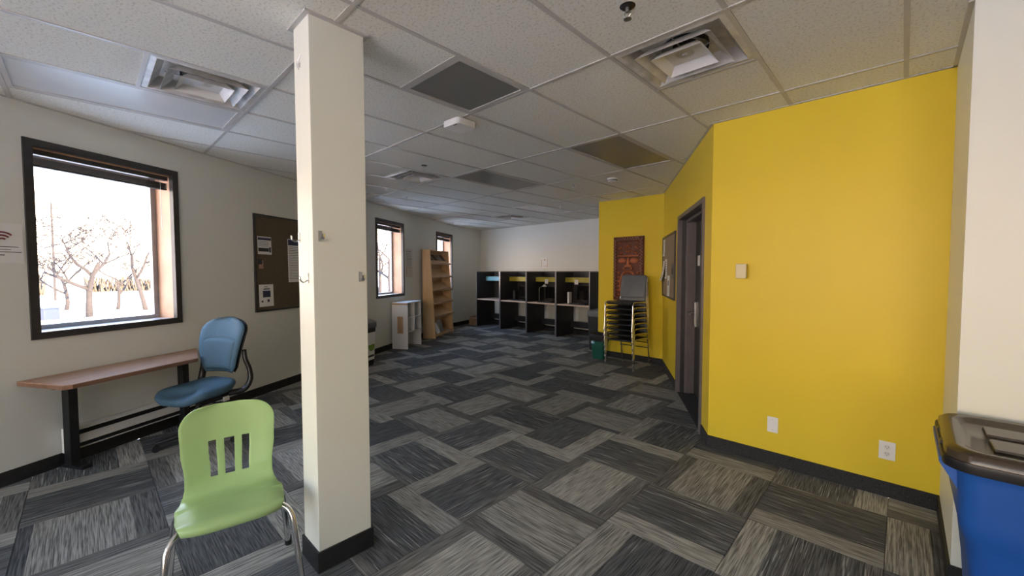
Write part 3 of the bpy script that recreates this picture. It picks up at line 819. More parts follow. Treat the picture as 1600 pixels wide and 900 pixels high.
# hooks on the pillar
def hook(loc, rotz, lab, grp='steel coat hooks on the pillar'):
    t_ = thing('coat_hook', lab, 'hook', loc, rotz, grp)
    MB().box(-.010, .010, -.003, 0, -.026, .026, .001).build('plate', M_steel, t_)
    MB().tube(curve([(0, -.003, -.012), (0, -.02, -.022), (0, -.034, -.012), (0, -.038, .008)], 5), [.0085] * 16, 6, flat=.35).build('prong', M_chrome, t_, 60)
    MB().tube([(0, -.004, .014), (0, -.002, .014)], .004, 8).build('screw', M_steel, t_)
hook((PX1, 0.797, 1.672), R(90), 'upper steel coat hook on the wide grey pillar face')
hook((PX1, 0.998, 1.472), R(90), 'lower steel coat hook by the edge of the wide pillar face')
hook((-2.235, PY0, 1.672), 0, 'upper steel coat hook on the narrow bright pillar face')
hook((-2.130, PY0, 1.468), 0, 'lower steel coat hook on the narrow bright pillar face')
nk = thing('bent_nail_hook', 'small bent wire hook high on the narrow pillar face', 'hook', (-2.175, PY0, 2.525))
MB().tube(curve([(0.02, -.004, .035), (.005, -.012, .005), (-.012, -.010, -.012), (-.008, -.004, -.03)], 4), .0025, 6).build('wire', M_steel, nk)
MB().box(-.006, .006, -.004, 0, -.02, .0).build('plate', M_steel, nk)

# carved wooden panel
cv = thing('carved_wood_panel', 'tall red brown carved wooden panel with a face on the yellow wall', 'wall carving', (-3.335, 6.319, 1.54), 0)
def carve_h(u, v):
    """relief height, u in -1..1 across, v in 0..1 up"""
    h = 0.0
    au = abs(u)
    if au > 0.80 or v > 0.93 or v < 0.05:
        h = 0.45 + 0.35 * max(0, math.sin(u * 34)) * max(0, math.sin(v * 118))
        return h
    if au > 0.74: return 0.05
    def bump(cx, cv_, rx, rv, p=1.0):
        d = ((au - cx) / rx) ** 2 + ((v - cv_) / rv) ** 2
        return p * math.sqrt(max(0, 1 - d))
    h = 0.18
    h = max(h, bump(0.40, .625, .30, .050, 1.0))                       # eyes
    if 0.9 < ((au - .40) / .30) ** 2 + ((v - .625) / .05) ** 2 < 1.5: h = 0.0
    h = max(h, bump(0.0, .60, .09, .085, .95))                          # nose
    h = max(h, bump(0.12, .545, .14, .022, .9))
    r_ = ((au) / .34) ** 2 + ((v - .505) / .035) ** 2                    # mouth ring
    if .45 < r_ < 1.0: h = max(h, .8)
    if r_ < .45: h = 0.05
    if v > 0.685:                                                        # headdress scrolls
        h = 0.25 + 0.55 * max(0, math.sin(au * 15 + math.sin(v * 60))) * max(0, math.sin(v * 75 + au * 4))
        if abs(v - .70) < .012: h = .7
    if v < 0.46:                                                         # chest bands
        c_ = math.cos(((au * .9) ** 2 + (2.2 * (v - .25)) ** 2) ** .5 * 26)
        h = 0.2 + 0.6 * max(0, c_)
        if au > .55: h = .2 + .5 * max(0, math.sin(v * 90))
    return h
nx, nz = 84, 150
cw, chh = 0.54, 1.06
M_carve2 = wood('carved_raised_red_wood', (0.34, 0.095, 0.036), (0.46, 0.15, 0.06), (6, 6, 2), 0.35)
vs = []
for j in range(nz + 1):
    for i in range(nx + 1):
        u, v = -1 + 2 * i / nx, j / nz
        vs.append((u * cw / 2, -0.012 - 0.045 * carve_h(u, v), -chh / 2 + v * chh))
mb = MB()
mb._add(vs, [(j * (nx + 1) + i, j * (nx + 1) + i + 1, (j + 1) * (nx + 1) + i + 1, (j + 1) * (nx + 1) + i) for j in range(nz) for i in range(nx)])
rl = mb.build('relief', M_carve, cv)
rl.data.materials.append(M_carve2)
for pl_ in rl.data.polygons:      # face wood is redder; split by height, so recesses carry painted shade
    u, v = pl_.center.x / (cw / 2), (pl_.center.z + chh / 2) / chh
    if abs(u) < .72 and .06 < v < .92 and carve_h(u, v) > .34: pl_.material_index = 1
mb = MB()                          # pale inlaid studs around the border
for q in range(38):
    z = -chh / 2 + .07 + q * (chh - .12) / 37
    for x in (-.245, -.227, .227, .245):
        if q % 2 == (abs(x) > .24): mb.obox((x, -.043, z), (1, 0, 0), (0, 1, 0), (0, 0, 1), .0055, .012, .0075)
for q in range(19):
    mb.obox((-.20 + q * .0222, -.043, chh / 2 - (.022 if q % 2 else .045)), (1, 0, 0), (0, 1, 0), (0, 0, 1), .0075, .012, .006)
mb.build('border_inlay', M_inlay, cv)
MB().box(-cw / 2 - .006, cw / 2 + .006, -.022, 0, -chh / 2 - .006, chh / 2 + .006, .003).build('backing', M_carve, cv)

# ------------------------------------------------------------------ table against the left wall
tb = thing('wall_table', 'narrow brown laminate table on black legs under the first window', 'table', W(0, 0, 0), RL)
TZ = 0.72
outl = [(0.0, -.02), (1.285, -.02), (1.28, -.05), (0.925, -.50), (0.04, -.50), (0.0, -.47)]
MB().prism(outl, TZ - .006, TZ).build('tabletop', M_desk, tb)
MB().prism(outl, TZ - .032, TZ - .0055).build('edge_band', M_edge, tb)
for s in (0.245, 1.10):
    lg = MB().box(s - .030, s + .030, -.130, -.060, 0.02, TZ - .032, .004).build('leg', M_blkm, tb)
    MB().box(s - .034, s + .034, -.25, -.035, 0.0, .025, .006).build('foot', M_blkm, lg)
MB().box(0.12, 1.12, -.16, -.13, TZ - .085, TZ - .032).build('rail', M_blkm, tb)

ht = thing('baseboard_heater', 'low white baseboard heater on the left wall below the table', 'heater', W(0.23, 0.011, 0), RL)
MB().box(0.0, 0.065, -.075, 0, .10, .29, .003).build('end_cap', M_white, ht)
MB().prism_x([(0, .11), (0, .285), (-.03, .285), (-.066, .268), (-.066, .262), (-.02, .262), (-.02, .11)], .065, 1.30).build('back_plate', M_metalw, ht)
MB().box(.065, 1.30, -.066, -.060, .158, .224).build('front_panel', M_metalw, ht)
MB().box(.065, 1.30, -.056, -.018, .126, .256).build('fin_core', M_blkm, ht)
MB().prism_x([(-.02, .11), (-.068, .118), (-.068, .124), (-.02, .118)], .065, 1.30).build('lower_lip', M_metalw, ht)
MB().box(1.30, 1.365, -.075, 0, .10, .29, .003).build('end_cap', M_white, ht)

# ------------------------------------------------------------------ teal office chair
oc = thing('office_chair', 'teal fabric swivel chair with black arms at the table end', 'chair', (-4.415, .648, 0), R(31))
SZ = 0.50
def seat_ring(k, z, sh, yo=0.0):
    pts = []
    for q in range(36):
        a_ = 2 * PI * q / 36
        c_, s_ = math.cos(a_), math.sin(a_)
        ex = 0.62
        x = 0.245 * math.copysign(abs(c_) ** ex, c_)
        y = 0.255 * math.copysign(abs(s_) ** ex, s_)
        x *= 1.0 + 0.05 * (-y / .25) if y < 0 else 1.0 - 0.10 * (y / .25)
        drop = -0.045 * max(0, (-y - .12) / .14) ** 2 + 0.035 * max(0, (y - .05) / .2) ** 2
        dish = -0.012 * (1 - (x / .25) ** 2) if k > 1 else 0
        pts.append((x * sh, y * sh + yo, z + drop + dish))
    return pts
mb = MB()
mb.loft([seat_ring(0, SZ - .075, .80), seat_ring(1, SZ - .062, .94), seat_ring(1, SZ - .03, 1.0), seat_ring(2, SZ - .006, .965), seat_ring(3, SZ + .004, .86), seat_ring(3, SZ + .003, .5), seat_ring(3, SZ - .001, .15)])
mb.build('seat', M_teal, oc, 180)
MB().box(-.17, .17, -.12, .19, SZ - .115, SZ - .066, .012).build('seat_pan', M_blk, oc)
def back_pt(u, v):      # u -1..1, v 0..1 up ; curved backrest surface
    w_ = 0.170 + 0.075 * math.sin(min(v, .9) * PI * .62)
    if v > .72: w_ *= math.sqrt(max(0.0, 1 - ((v - .72) / .285) ** 2.6))
    if v < .10: w_ *= 0.88 + 0.12 * (v / .10)
    x = u * w_
    y = 0.245 + 0.10 * v - 0.07 * math.sin(v * PI) * .55 - 0.05 * (u * u) * .9
    z = SZ + .075 + v * .495
    return Vector((x, y, z))
NU, NV = 16, 30
def slab(fn, th_, nu, nv, mb):
    f_ = [[fn(-1 + 2 * i / nu, j / nv) for i in range(nu + 1)] for j in range(nv + 1)]
    vs, fs = [], []
    for side in (0, 1):
        for j in range(nv + 1):
            for i in range(nu + 1):
                p = f_[j][i].copy()
                u, v = -1 + 2 * i / nu, j / nv
                edge = min(1, (1 - abs(u)) * 4 + .0, ) * min(1, v * 9, (1 - v) * 9 + 0.0)
                edge = max(0, edge) ** .5
                p.y += (-th_ * edge if side == 0 else th_ * .7 * edge)
                vs.append(p)
    o_ = (nu + 1) * (nv + 1)
    for j in range(nv):
        for i in range(nu):
            q = j * (nu + 1) + i
            fs.append((q, q + 1, q + nu + 2, q + nu + 1)); fs.append((o_ + q, o_ + q + nu + 1, o_ + q + nu + 2, o_ + q + 1))
    mb._add(vs, fs)
    bmesh.ops.remove_doubles(mb.bm, verts=mb.bm.verts, dist=0.0004)
mb = MB(); slab(back_pt, .03, NU, NV, mb); mb.build('backrest', M_teal, oc, 180)
# lumbar pad with an arched seam standing slightly proud of the backrest
def pad_pt(u, v):
    vv = 0.05 + v * .60 - .05 * u * u * v
    p = back_pt(u * .80, vv); p.y -= .022
    return p
mb = MB(); slab(pad_pt, .022, 14, 18, mb); mb.build('lumbar_pad', M_teal, oc, 180)
MB().tube([pad_pt(-.93 + 1.86 * q / 24, 1.0) + Vector((0, -.004, 0)) for q in range(25)], .0045, 6).build('seam_piping', M_tealdk, oc, 180)
def shell_pt(u, v):
    p = back_pt(u * 1.03, v); p.y += .03; return p
mb = MB(); slab(shell_pt, .012, NU, NV, mb); mb.build('back_shell', M_blk, oc, 180)
for s_ in (-1, 1):
    pts = curve([(s_ * .17, .14, SZ - .09), (s_ * .245, .22, SZ - .075), (s_ * .275, .265, SZ + .0), (s_ * .262, .275, SZ + .10), (s_ * .232, .262, SZ + .20), (s_ * .215, .27, SZ + .28)], 7)
    MB().tube(pts, [.034 - .012 * i / len(pts) for i in range(len(pts))], 10, flat=.8).build('arm_post', M_blk, oc, 180)
MB().lathe([(.028, .10), (.028, .26), (.022, .262), (.022, SZ - .11)], 16).build('column', M_blkm, oc, 40)
MB().tube([(.05, 0, SZ - .13), (.27, -.02, SZ - .125)], .007, 8).build('lever', M_blk, oc)
MB().tube([(-.05, .05, SZ - .13), (-.25, .08, SZ - .13)], .007, 8).build('lever', M_blk, oc)
MB().lathe([(.045, .075), (.05, .09), (.045, .12)], 16).build('hub', M_blk, oc, 40)
for k in range(5):
    a_ = 2 * PI * k / 5 + .3
    d = Vector((math.cos(a_), math.sin(a_), 0)); pz = Vector((-d.y, d.x, 0))
    MB().tube([d * .03 + Vector((0, 0, .10)), d * .16 + Vector((0, 0, .092)), d * .29 + Vector((0, 0, .07))], [.028, .022, .016], 8).build('base_arm', M_blk, oc, 50)
    cst = MB().tube([d * .29 + Vector((0, 0, .075)), d * .29 + Vector((0, 0, .045))], .008, 8).build('caster', M_blk, oc)
    mb = MB()
    for sg in (-1, 1):
        c_ = d * .29 + pz * (.012 * sg) + Vector((0, 0, .027))
        mb.tube([c_ - pz * .008, c_ + pz * .008], .027, 14)
    mb.build('wheel', M_blk, cst, 40)

# ------------------------------------------------------------------ green plastic chair
gc = thing('plastic_chair', 'lime green moulded plastic chair with three back slots and chrome legs', 'chair', (-2.245, .443, 0.0), R(80))
# profile (y, z): y negative = front; shell from front lip to back top
PROF = curve([(-.205, .398, 0), (-.213, .418, 0), (-.200, .434, 0), (-.16, .440, 0), (-.05, .428, 0), (.06, .416, 0), (.125, .425, 0), (.163, .465, 0), (.182, .53, 0), (.200, .62, 0), (.214, .71, 0), (.226, .78, 0), (.236, .835, 0)], 40)
_d = [0.0]
for _a, _b in zip(PROF, PROF[1:]): _d.append(_d[-1] + (_b - _a).length)
def _res(n):
    out = []
    for k in range(n + 1):
        q = k / n
        q = q if q < .85 else .85 + .15 * math.sin((q - .85) / .15 * PI / 2)
        tgt = q * _d[-1]
        i = max(i_ for i_ in range(len(_d)) if _d[i_] <= tgt + 1e-9); i = min(i, len(_d) - 2)
        out.append((PROF[i].lerp(PROF[i + 1], (tgt - _d[i]) / max(1e-9, _d[i + 1] - _d[i])), q))
    return out
RES = _res(76); PROF = [p for p, q in RES]; PT = [q for p, q in RES]
NR = len(PROF)
def shell_w(t):    # half-width along normalized profile
    K = [(0, .185), (.10, .203), (.2, .212), (.35, .218), (.45, .200), (.52, .186), (.60, .186), (.75, .200), (.90, .205), (1, .205)]
    if t > .885: return .115 + .09 * math.sqrt(max(0, 1 - ((t - .885) / .115) ** 2))
    for (a, wa), (b, wb) in zip(K, K[1:]):
        if a <= t <= b:
            q = (t - a) / (b - a); q = q * q * (3 - 2 * q)
            return wa + (wb - wa) * q
    return K[-1][1]
NC = 36
mb = MB(); grid = []
for j, p in enumerate(PROF):
    t = PT[j]
    row = []
    for i in range(NC + 1):
        u = -1 + 2 * i / NC
        w_ = shell_w(t)
        x = u * w_ * .965
        y, z = p.x, p.y
        z += .014 * max(0, 1 - t * 1.6) - .012 * max(0, t - .6) / .4
        e4 = abs(u) ** 5
        if t < .5: z -= .014 * e4 * min(1, t * 5) + .0; z += .006 * (1 - u * u) * 0
        if .34 < t < .6: z += .012 * (u * u)
        if t >= .45:
            k_ = min(1, (t - .45) / .15)
            y += -.050 * (abs(u) ** 2.4) * k_ + .020 * e4 * k_
        # rounded top corners
        if t > .80:
            z += .010 * (1 - (x / .2) ** 2) * ((t - .8) / .2)
        if t < .12:
            y += .03 * abs(u) ** 4 * (1 - t / .12)
        row.append(mb.bm.verts.new((x, y, z)))
    grid.append(row)
def slot(i, j):
    z = (PROF[j].y + PROF[j + 1].y) / 2
    if not (j > NR * .5 and .49 < z < .665): return False
    u = -1 + 2 * (i + .5) / NC
    for c0 in (-.3611, 0.0, .3611):
        if abs(u - c0) < .11: return True
    return False
for j in range(NR - 1):
    for i in range(NC):
        if not slot(i, j):
            mb.bm.faces.new([grid[j][i], grid[j][i + 1], grid[j + 1][i + 1], grid[j + 1][i]])
sh = mb.build('shell', M_green, gc, 180)
so = sh.modifiers.new('thickness', 'SOLIDIFY'); so.thickness = .007; so.offset = 0
bv = sh.modifiers.new('rounding', 'BEVEL'); bv.width = .0025; bv.segments = 2; bv.limit_method = 'ANGLE'; bv.angle_limit = R(50)
for s_ in (-1, 1):
    MB().tube(curve([(s_ * .13, -.06, .405), (s_ * .185, -.10, .395), (s_ * .222, -.135, .36), (s_ * .236, -.165, .28), (s_ * .255, -.225, .03)], 8), .0135, 12).build('front_leg', M_chrome, gc, 60)
    MB().lathe([(.016, 0), (.018, .008), (.016, .035)], 12, (s_ * .257, -.231, 0)).build('glide', M_blk, gc, 40)
    MB().tube(curve([(s_ * .13, .06, .40), (s_ * .180, .10, .385), (s_ * .215, .125, .34), (s_ * .232, .16, .22), (s_ * .250, .205, .03)], 8), .0135, 12).build('rear_leg', M_chrome, gc, 60)
    MB().lathe([(.016, 0), (.018, .008), (.016, .045)], 12, (s_ * .252, .209, 0)).build('glide', M_blk, gc, 40)
MB().tube([(-.13, -.06, .405), (-.06, 0, .398), (-.13, .06, .400)], .011, 8).build('under_frame', M_blkm, gc)
MB().tube([(.13, -.06, .405), (.06, 0, .398), (.13, .06, .400)], .011, 8).build('under_frame', M_blkm, gc)
MB().box(-.14, .14, -.03, .03, .394, .408, .003).build('under_plate', M_blkm, gc)

# ------------------------------------------------------------------ blue recycling bin
bb = thing('recycling_bin', 'large blue plastic bin with smoky brown lid at the right wall', 'bin', (0.46, 2.455, 0))
mb = MB(); rings = []
for z, w_, d_, r_ in ((0, .44, .40, .05), (.02, .455, .415, .06), (.28, .49, .45, .06), (.50, .535, .495, .06), (.515, .55, .51, .06), (.56, .57, .53, .06), (.58, .575, .535, .06), (.74, .588, .55, .07), (.775, .60, .56, .07), (.80, .65, .58, .08)):
    rings.append([(x, y, z) for x, y in rrect(w_, d_, r_, 6)])
mb.loft(rings); mb.build('body', M_bin_b, bb, 40)
mb = MB().loft([[(x, y, z) for x, y in rrect(w_, d_, .085, 8)] for z, w_, d_ in ((.775, .668, .598), (.80, .675, .605), (.812, .672, .602))])
mb.build('rim', M_blk, bb, 50)
mb = MB().loft([[(x, y, z) for x, y in rrect(w_, d_, r_, 8)] for z, w_, d_, r_ in ((.805, .66, .59, .085), (.838, .655, .585, .085), (.850, .625, .555, .08), (.846, .55, .48, .07), (.832, .52, .45, .06))])
mb.build('lid', M_bin_l, bb, 50)
MB().box(-.20, .24, -.16, -.02, .828, .842, .006).build('lid_flap', M_bin_l, bb)
MB().box(-.20, .24, .03, .16, .828, .842, .006).build('lid_flap', M_bin_l, bb)
for s_ in (-1, 1):
    mb = MB()
    x0 = s_ * .285; x1 = s_ * .342
    for y0, y1 in ((-.21, .21),):
        mb._add([(x0, y0, .80), (x1, y0, .79), (x1, y0, .77), (x0 - s_ * .0, y0, .67), (x0, y1, .80), (x1, y1, .79), (x1, y1, .77), (x0, y1, .67)],
                [(0, 1, 2, 3), (7, 6, 5, 4), (0, 4, 5, 1), (1, 5, 6, 2), (2, 6, 7, 3), (3, 7, 4, 0)])
    mb.build('handle', M_bin_b, bb)
    for y in (-.09, .09):
        MB().tube([(s_ * .325, y - .02, .815), (s_ * .325, y + .02, .815)], .012, 10).build('lid_clip', M_blk, bb, 40)

# ------------------------------------------------------------------ bookcase and low shelf on the left wall
bc = thing('display_bookcase', 'tall maple bookcase with six sloping shelves against the window wall', 'bookcase', W(6.93, 0.07, 0), RL)
hw_ = .525
yb, yt, zt = -.30, -.18, 1.98
SHZ = [1.66, 1.355, 1.06, .765, .47]
for s_ in (-1, 1):
    x = s_ * hw_
    MB().prism_x([(0, 0), (yb, 0), (yb, .03), (yt, zt), (0, zt)], x - .012, x + .012).build('side_panel', M_maple, bc)
MB().box(-hw_ + .012, hw_ - .012, -.012, 0, .03, zt).build('back_panel', M_birch, bc)
MB().box(-hw_ + .012, hw_ - .012, yt, -.012, zt - .022, zt).build('top_panel', M_maple, bc)
def fy(z): return yb + (yt - yb) * z / zt
for z in SHZ:
    f_ = fy(z) - .035
    shf = MB().prism_x([(f_, z), (f_, z + .016), (-.014, z + .20), (-.014, z + .184)], -hw_ + .013, hw_ - .013).build('shelf', M_maple, bc)
    MB().prism_x([(f_ - .012, z - .004), (f_, z - .004), (f_, z + .032), (f_ - .012, z + .032)], -hw_ - .016, hw_ + .016).build('lip', M_birch, shf)
MB().box(-hw_ + .012, hw_ - .012, yb + .01, -.012, .03, .10).build('bottom_shelf', M_maple, bc)
def magazine(s, z, tilt, cov, lab, w_=.20, h_=.27, lean=0.75):
    t_ = thing('magazine', lab, 'magazine', W(6.93, .07, 0) + L * s - N * (fy(z) + .0 + .0) + Vector((0, 0, z)), RL, 'magazines on the bookcase')
    d = Vector((0, lean, 1)).normalized()
    nrm = Vector((0, -1, lean)).normalized()
    c = d * (h_ / 2) + nrm * .006
    MB().obox(c, (1, 0, tilt), d, nrm, w_ / 2, h_ / 2, .004).build('pages', M_paper, t_)
    MB().obox(c + nrm * .0048, (1, 0, tilt), d, nrm, w_ / 2 + .001, h_ / 2 + .001, .001).build('cover', cov, t_)
    return t_
M_mag1 = mat('magazine_dark_cover', (0.05, 0.045, 0.05), 0.3, noise=(14, .5))
M_mag2 = mat('magazine_grey_cover', (0.30, 0.32, 0.34), 0.3, noise=(18, .6))
magazine(-.36, 1.672, 0, M_mag1, 'dark magazine first from the wall side on the top bookcase shelf', lean=.86)
magazine(-.12, 1.672, 0, M_mag1, 'dark magazine second along the top bookcase shelf', lean=.86)
magazine(.12, 1.672, 0, M_mag2, 'grey magazine third along the top bookcase shelf', lean=.86)
magazine(.36, 1.672, 0, M_mag1, 'dark magazine at the far end of the top bookcase shelf', lean=.86)
magazine(-.36, .102, .12, M_paper, 'plain white booklet leaning on the bottom bookcase shelf', .16, .24, .5)
magazine(-.16, .102, 0, M_mag2, 'grey patterned magazine standing on the bottom bookcase shelf', .20, .28, .35)

ws = thing('low_cubby_shelf', 'low white cubby shelf beside the tall maple bookcase', 'shelf', W(5.42, 0.03, 0), RL)
sw, sdp, shh = .29, .33, .90
side = MB().box(-sw, -sw + .02, -sdp, 0, 0, shh - .045).build('side_panel', M_whlam, ws)
MB().box(-sw - .004, -sw + .001, -.235, -.115, .30, .63, .002).build('wood_inlay', M_birch, side)
MB().box(-sw - .002, -sw + .018, -sdp, 0, shh - .045, shh - .02).build('wood_strip', M_birch, side)
MB().box(sw - .02, sw, -sdp, 0, 0, shh - .02).build('side_panel', M_whlam, ws)
MB().box(-sw - .003, sw + .003, -sdp - .004, 0, shh - .02, shh, .002).build('top_panel', M_whlam, ws)
MB().box(-sw + .02, sw - .02, -.012, 0, .02, shh - .02).build('back_panel', M_whlam, ws)
for z in (.32, .60):
    MB().box(-sw + .02, sw - .02, -sdp, -.012, z, z + .018).build('shelf', M_whlam, ws)
MB().box(-.009, .009, -sdp, -.012, .338, shh - .02).build('divider', M_whlam, ws)

# ------------------------------------------------------------------ study carrels
CX = [-8.43, -7.515, -6.60, -5.70, -4.79]
YF, YBK = 7.38, 8.06
CL = ['study carrel with sky blue fascia at the window end of the row', 'study carrel with plain yellow fascia, second from the window corner',
      'study carrel holding the desk lamp, yellow fascia with white card', 'study carrel with white upright device, next to the grey bin']
for k in range(4):
    x0, x1 = CX[k], CX[k + 1]
    c_ = thing('study_carrel', CL[k], 'study carrel', ((x0 + x1) / 2, YF, 0), 0, 'row of black study carrels')
    a, b = (x0 - x1) / 2 + .001, (x1 - x0) / 2 - .001
    pt = .018
    xs_ = [(a, a + pt), (b - pt, b)]
    for (p0, p1) in xs_:
        MB().box(p0, p1, 0.012, YBK - YF, 0.0, 1.475).build('side_panel', M_carrel, c_)
        MB().box(p0, p1, 0, .012, 0, 1.475).build('edge_trim', M_greytrim, c_)
    MB().box(a, b, 0, YBK - YF, 1.475, 1.495).build('top_trim', M_greytrim, c_) if False else None
    for (p0, p1) in xs_:
        MB().box(p0, p1, 0, YBK - YF, 1.475, 1.495).build('top_trim', M_greytrim, c_)
    MB().box(a + pt, b - pt, YBK - YF - .02, YBK - YF, .70, 1.495).build('back_panel', M_carrback, c_)
    MB().box(a + pt, b - pt, .02, YBK - YF - .02, .725, .755, .003).build('worktop', M_cdesk, c_)
    MB().box(a + pt, b - pt, .36, YBK - YF - .02, 1.335, 1.353).build('shelf', M_carrel, c_)
    fs = MB().box(a + pt, b - pt, .345, .36, 1.24, 1.353).build('fascia', M_blue_f if k == 0 else M_yel_f, c_)
    MB().box(a + pt, b - pt, .56, .60, .17, .31).build('cable_tray', M_carrel, c_)
    MB().box(a + pt, b - pt, YBK - YF - .02, YBK - YF, .0, .07).build('kick_rail', M_carrel, c_)
def card(x, lab):
    tag(MB().box(-.05, .05, -.003, 0, -.055, .055).build('label_card', M_paper, loc=(x, YF + .3445, 1.25)), lab, 'card', 'white cards on carrel fascias')
card(-6.24, 'white card on the yellow fascia of the lamp carrel')
card(-5.37, 'white card on the yellow fascia of the carrel nearest the grey bin')
def monitor(x, lab, w_=.46, h_=.29, y=.40):
    t_ = thing('computer_monitor', lab, 'monitor', (x, YF + y, .755), R(-6), 'black monitors in the carrels')
    MB().box(-w_ / 2, w_ / 2, -.015, .02, .08, .08 + h_, .006).build('housing', M_blk, t_)
    MB().box(-w_ / 2 + .014, w_ / 2 - .014, -.0165, -.0145, .094, .066 + h_).build('screen', M_screen, t_)
    MB().box(-.03, .03, .02, .04, .01, .25).build('neck', M_blk, t_)
    MB().lathe([(.11, 0), (.11, .008), (.05, .014)], 20).build('foot', M_blk, t_, 40)
    return t_
monitor(-6.98, 'black monitor in the second carrel beside the grey speaker')
monitor(-6.10, 'black monitor in the lamp carrel under the yellow fascia')
monitor(-5.15, 'large black monitor in the carrel with the white upright device', .52, .34)
def keyboard(x, lab):
    t_ = thing('keyboard', lab, 'keyboard', (x, YF + .17, .755), R(4), 'black keyboards in the carrels')
    MB().box(-.21, .21, -.065, .065, 0, .018, .004).build('case', M_blk, t_)
    mb = MB()
    for r_ in range(5):
        for q in range(13):
            mb.box(-.195 + q * .030, -.195 + q * .030 + .026, -.055 + r_ * .022, -.037 + r_ * .022, .018, .023)
    o = mb.build('keys', M_bin_d, t_); o['kind'] = 'stuff'
keyboard(-7.02, 'black keyboard on the worktop of the second carrel')
keyboard(-6.12, 'black keyboard on the worktop of the lamp carrel')
keyboard(-5.20, 'black keyboard on the worktop nearest the grey bin')
sp_ = thing('desk_speaker', 'small grey speaker on the worktop of the second carrel', 'speaker', (-7.29, YF + .36, .755), R(-10))
MB().box(-.05, .05, -.05, .05, 0, .26, .008).build('cabinet', M_blk, sp_)
MB().box(-.038, .038, -.053, -.05, .03, .24, .001).build('grille', M_bin_g, sp_)
lp = thing('desk_lamp', 'slim desk lamp with white shade in the third carrel', 'lamp', (-6.40, YF + .26, .755))
MB().lathe([(.06, 0), (.06, .012), (.02, .02)], 18).build('base', M_steel, lp, 40)
MB().tube([(0, 0, .015), (0, 0, .34)], .008, 8).build('stem', M_steel, lp)
MB().tube([(0, 0, .335), (.10, .05, .40)], .006, 8).build('arm', M_steel, lp)
MB().lathe([(.055, -.03), (.02, .02)], 18, (.12, .06, .40)).build('shade', M_white, lp, 40)
md = thing('network_box', 'white upright slim network device in the fourth carrel', 'modem', (-5.47, YF + .22, .755), R(8))
MB().box(-.022, .022, -.07, .07, .01, .27, .006).build('case', M_white, md)
MB().box(-.035, .035, -.05, .05, 0, .012, .003).build('stand', M_bin_g, md)
pt_ = thing('pinned_paper', 'pale paper sheet on the back panel of the second carrel', 'paper', (-6.80, YBK - .021, 1.12))
MB().box(-.12, .12, -.002, 0, -.09, .09).build('sheet', M_paper, pt_)
def cable(pts, lab, r_=.006):
    tag(MB().tube(curve(pts, 8), r_, 6).build('power_cable', M_blk, None, 180), lab, 'cable', 'black cables under the carrels')
cable([(-6.02, 7.99, .72), (-5.95, 8.03, .5), (-5.99, 7.975, .312)], 'black cable dropping below the lamp carrel worktop')
cable([(-4.90, 8.0, .72), (-4.98, 8.03, .52), (-5.05, 7.972, .312)], 'black cable dropping below the worktop nearest the grey bin')
cable([(-6.2, 7.88, .006), (-6.0, 7.75, .006), (-5.9, 7.9, .006), (-5.75, 7.8, .006)], 'black cable lying on the floor under the lamp carrel')

# ------------------------------------------------------------------ bins and boxes in the back
gb = thing('waste_bin', 'tall dark grey waste bin with slate lid at the end of the carrels', 'bin', (-4.155, 6.83, 0))
mb = MB().loft([[(x, y, z) for x, y in rrect(w_, d_, .04)] for z, w_, d_ in ((0, .28, .44), (.03, .29, .46), (.66, .335, .53), (.68, .335, .53))]); mb.build('body', M_bin_d, gb, 40)
mb = MB().loft([[(x, y, z) for x, y in rrect(w_, d_, .045)] for z, w_, d_ in ((.645, .352, .55), (.735, .352, .55), (.765, .32, .51))]); mb.build('lid', M_bin_g, gb, 40)
wb = thing('wastebasket', 'small dark green wastebasket with black bag beside the stacked chairs', 'bin', (-3.735, 6.07, 0))
mb = MB().loft([[(x, y, z) for x, y in rrect(w_, d_, .03)] for z, w_, d_ in ((0, .20, .14), (.01, .205, .145), (.36, .26, .19), (.37, .265, .195))]); mb.build('body', M_gbin, wb, 40)
mb = MB(); rings = []
for z, sc_ in ((.30, 1.03), (.36, 1.05), (.40, 1.06), (.435, 1.0), (.42, .92), (.33, .86)):
    rings.append([(x * sc_ + random.uniform(-.006, .006), y * sc_ + random.uniform(-.006, .006), z + random.uniform(-.014, .014)) for x, y in rrect(.262, .195, .03)])
mb.loft(rings, cap=False); mb.build('bag', M_bag, wb, 180)
MB().box(-.105, -.045, -.1, -.089, .26, .33).build('label', M_blue_f, wb)
MB().box(-.098, -.07, -.102, -.0995, .27, .30).build('label_print', M_paper, wb)

cb = thing('cardboard_box', 'open brown cardboard box on the floor in the far window corner', 'box', (-8.68, 7.62, 0), R(12))
mb = MB().box(-.16, .16, -.15, -.142, 0, .22).box(-.16, .16, .142, .15, 0, .22).box(-.16, -.152, -.142, .142, 0, .22).box(.152, .16, -.142, .142, 0, .22).box(-.152, .152, -.142, .142, 0, .008)
mb.build('carton', M_card, cb)
MB().obox((0, -.19, .20), (1, 0, 0), (0, 1, .45), (0, -.45, 1), .155, .045, .003).build('flap', M_card, cb)
MB().obox((.20, 0, .23), (0, 1, 0), (1, 0, .2), (-.2, 0, 1), .14, .04, .003).build('flap', M_card, cb)
cb2 = thing('cardboard_box', 'taller closed cardboard box behind the open box in the corner', 'box', (-8.78, 7.96, 0), R(-8))
MB().box(-.17, .17, -.13, .13, 0, .34, .002).build('carton', M_card, cb2)
MB().box(-.172, .172, -.025, .025, .338, .3425).build('tape', M_birch, cb2)

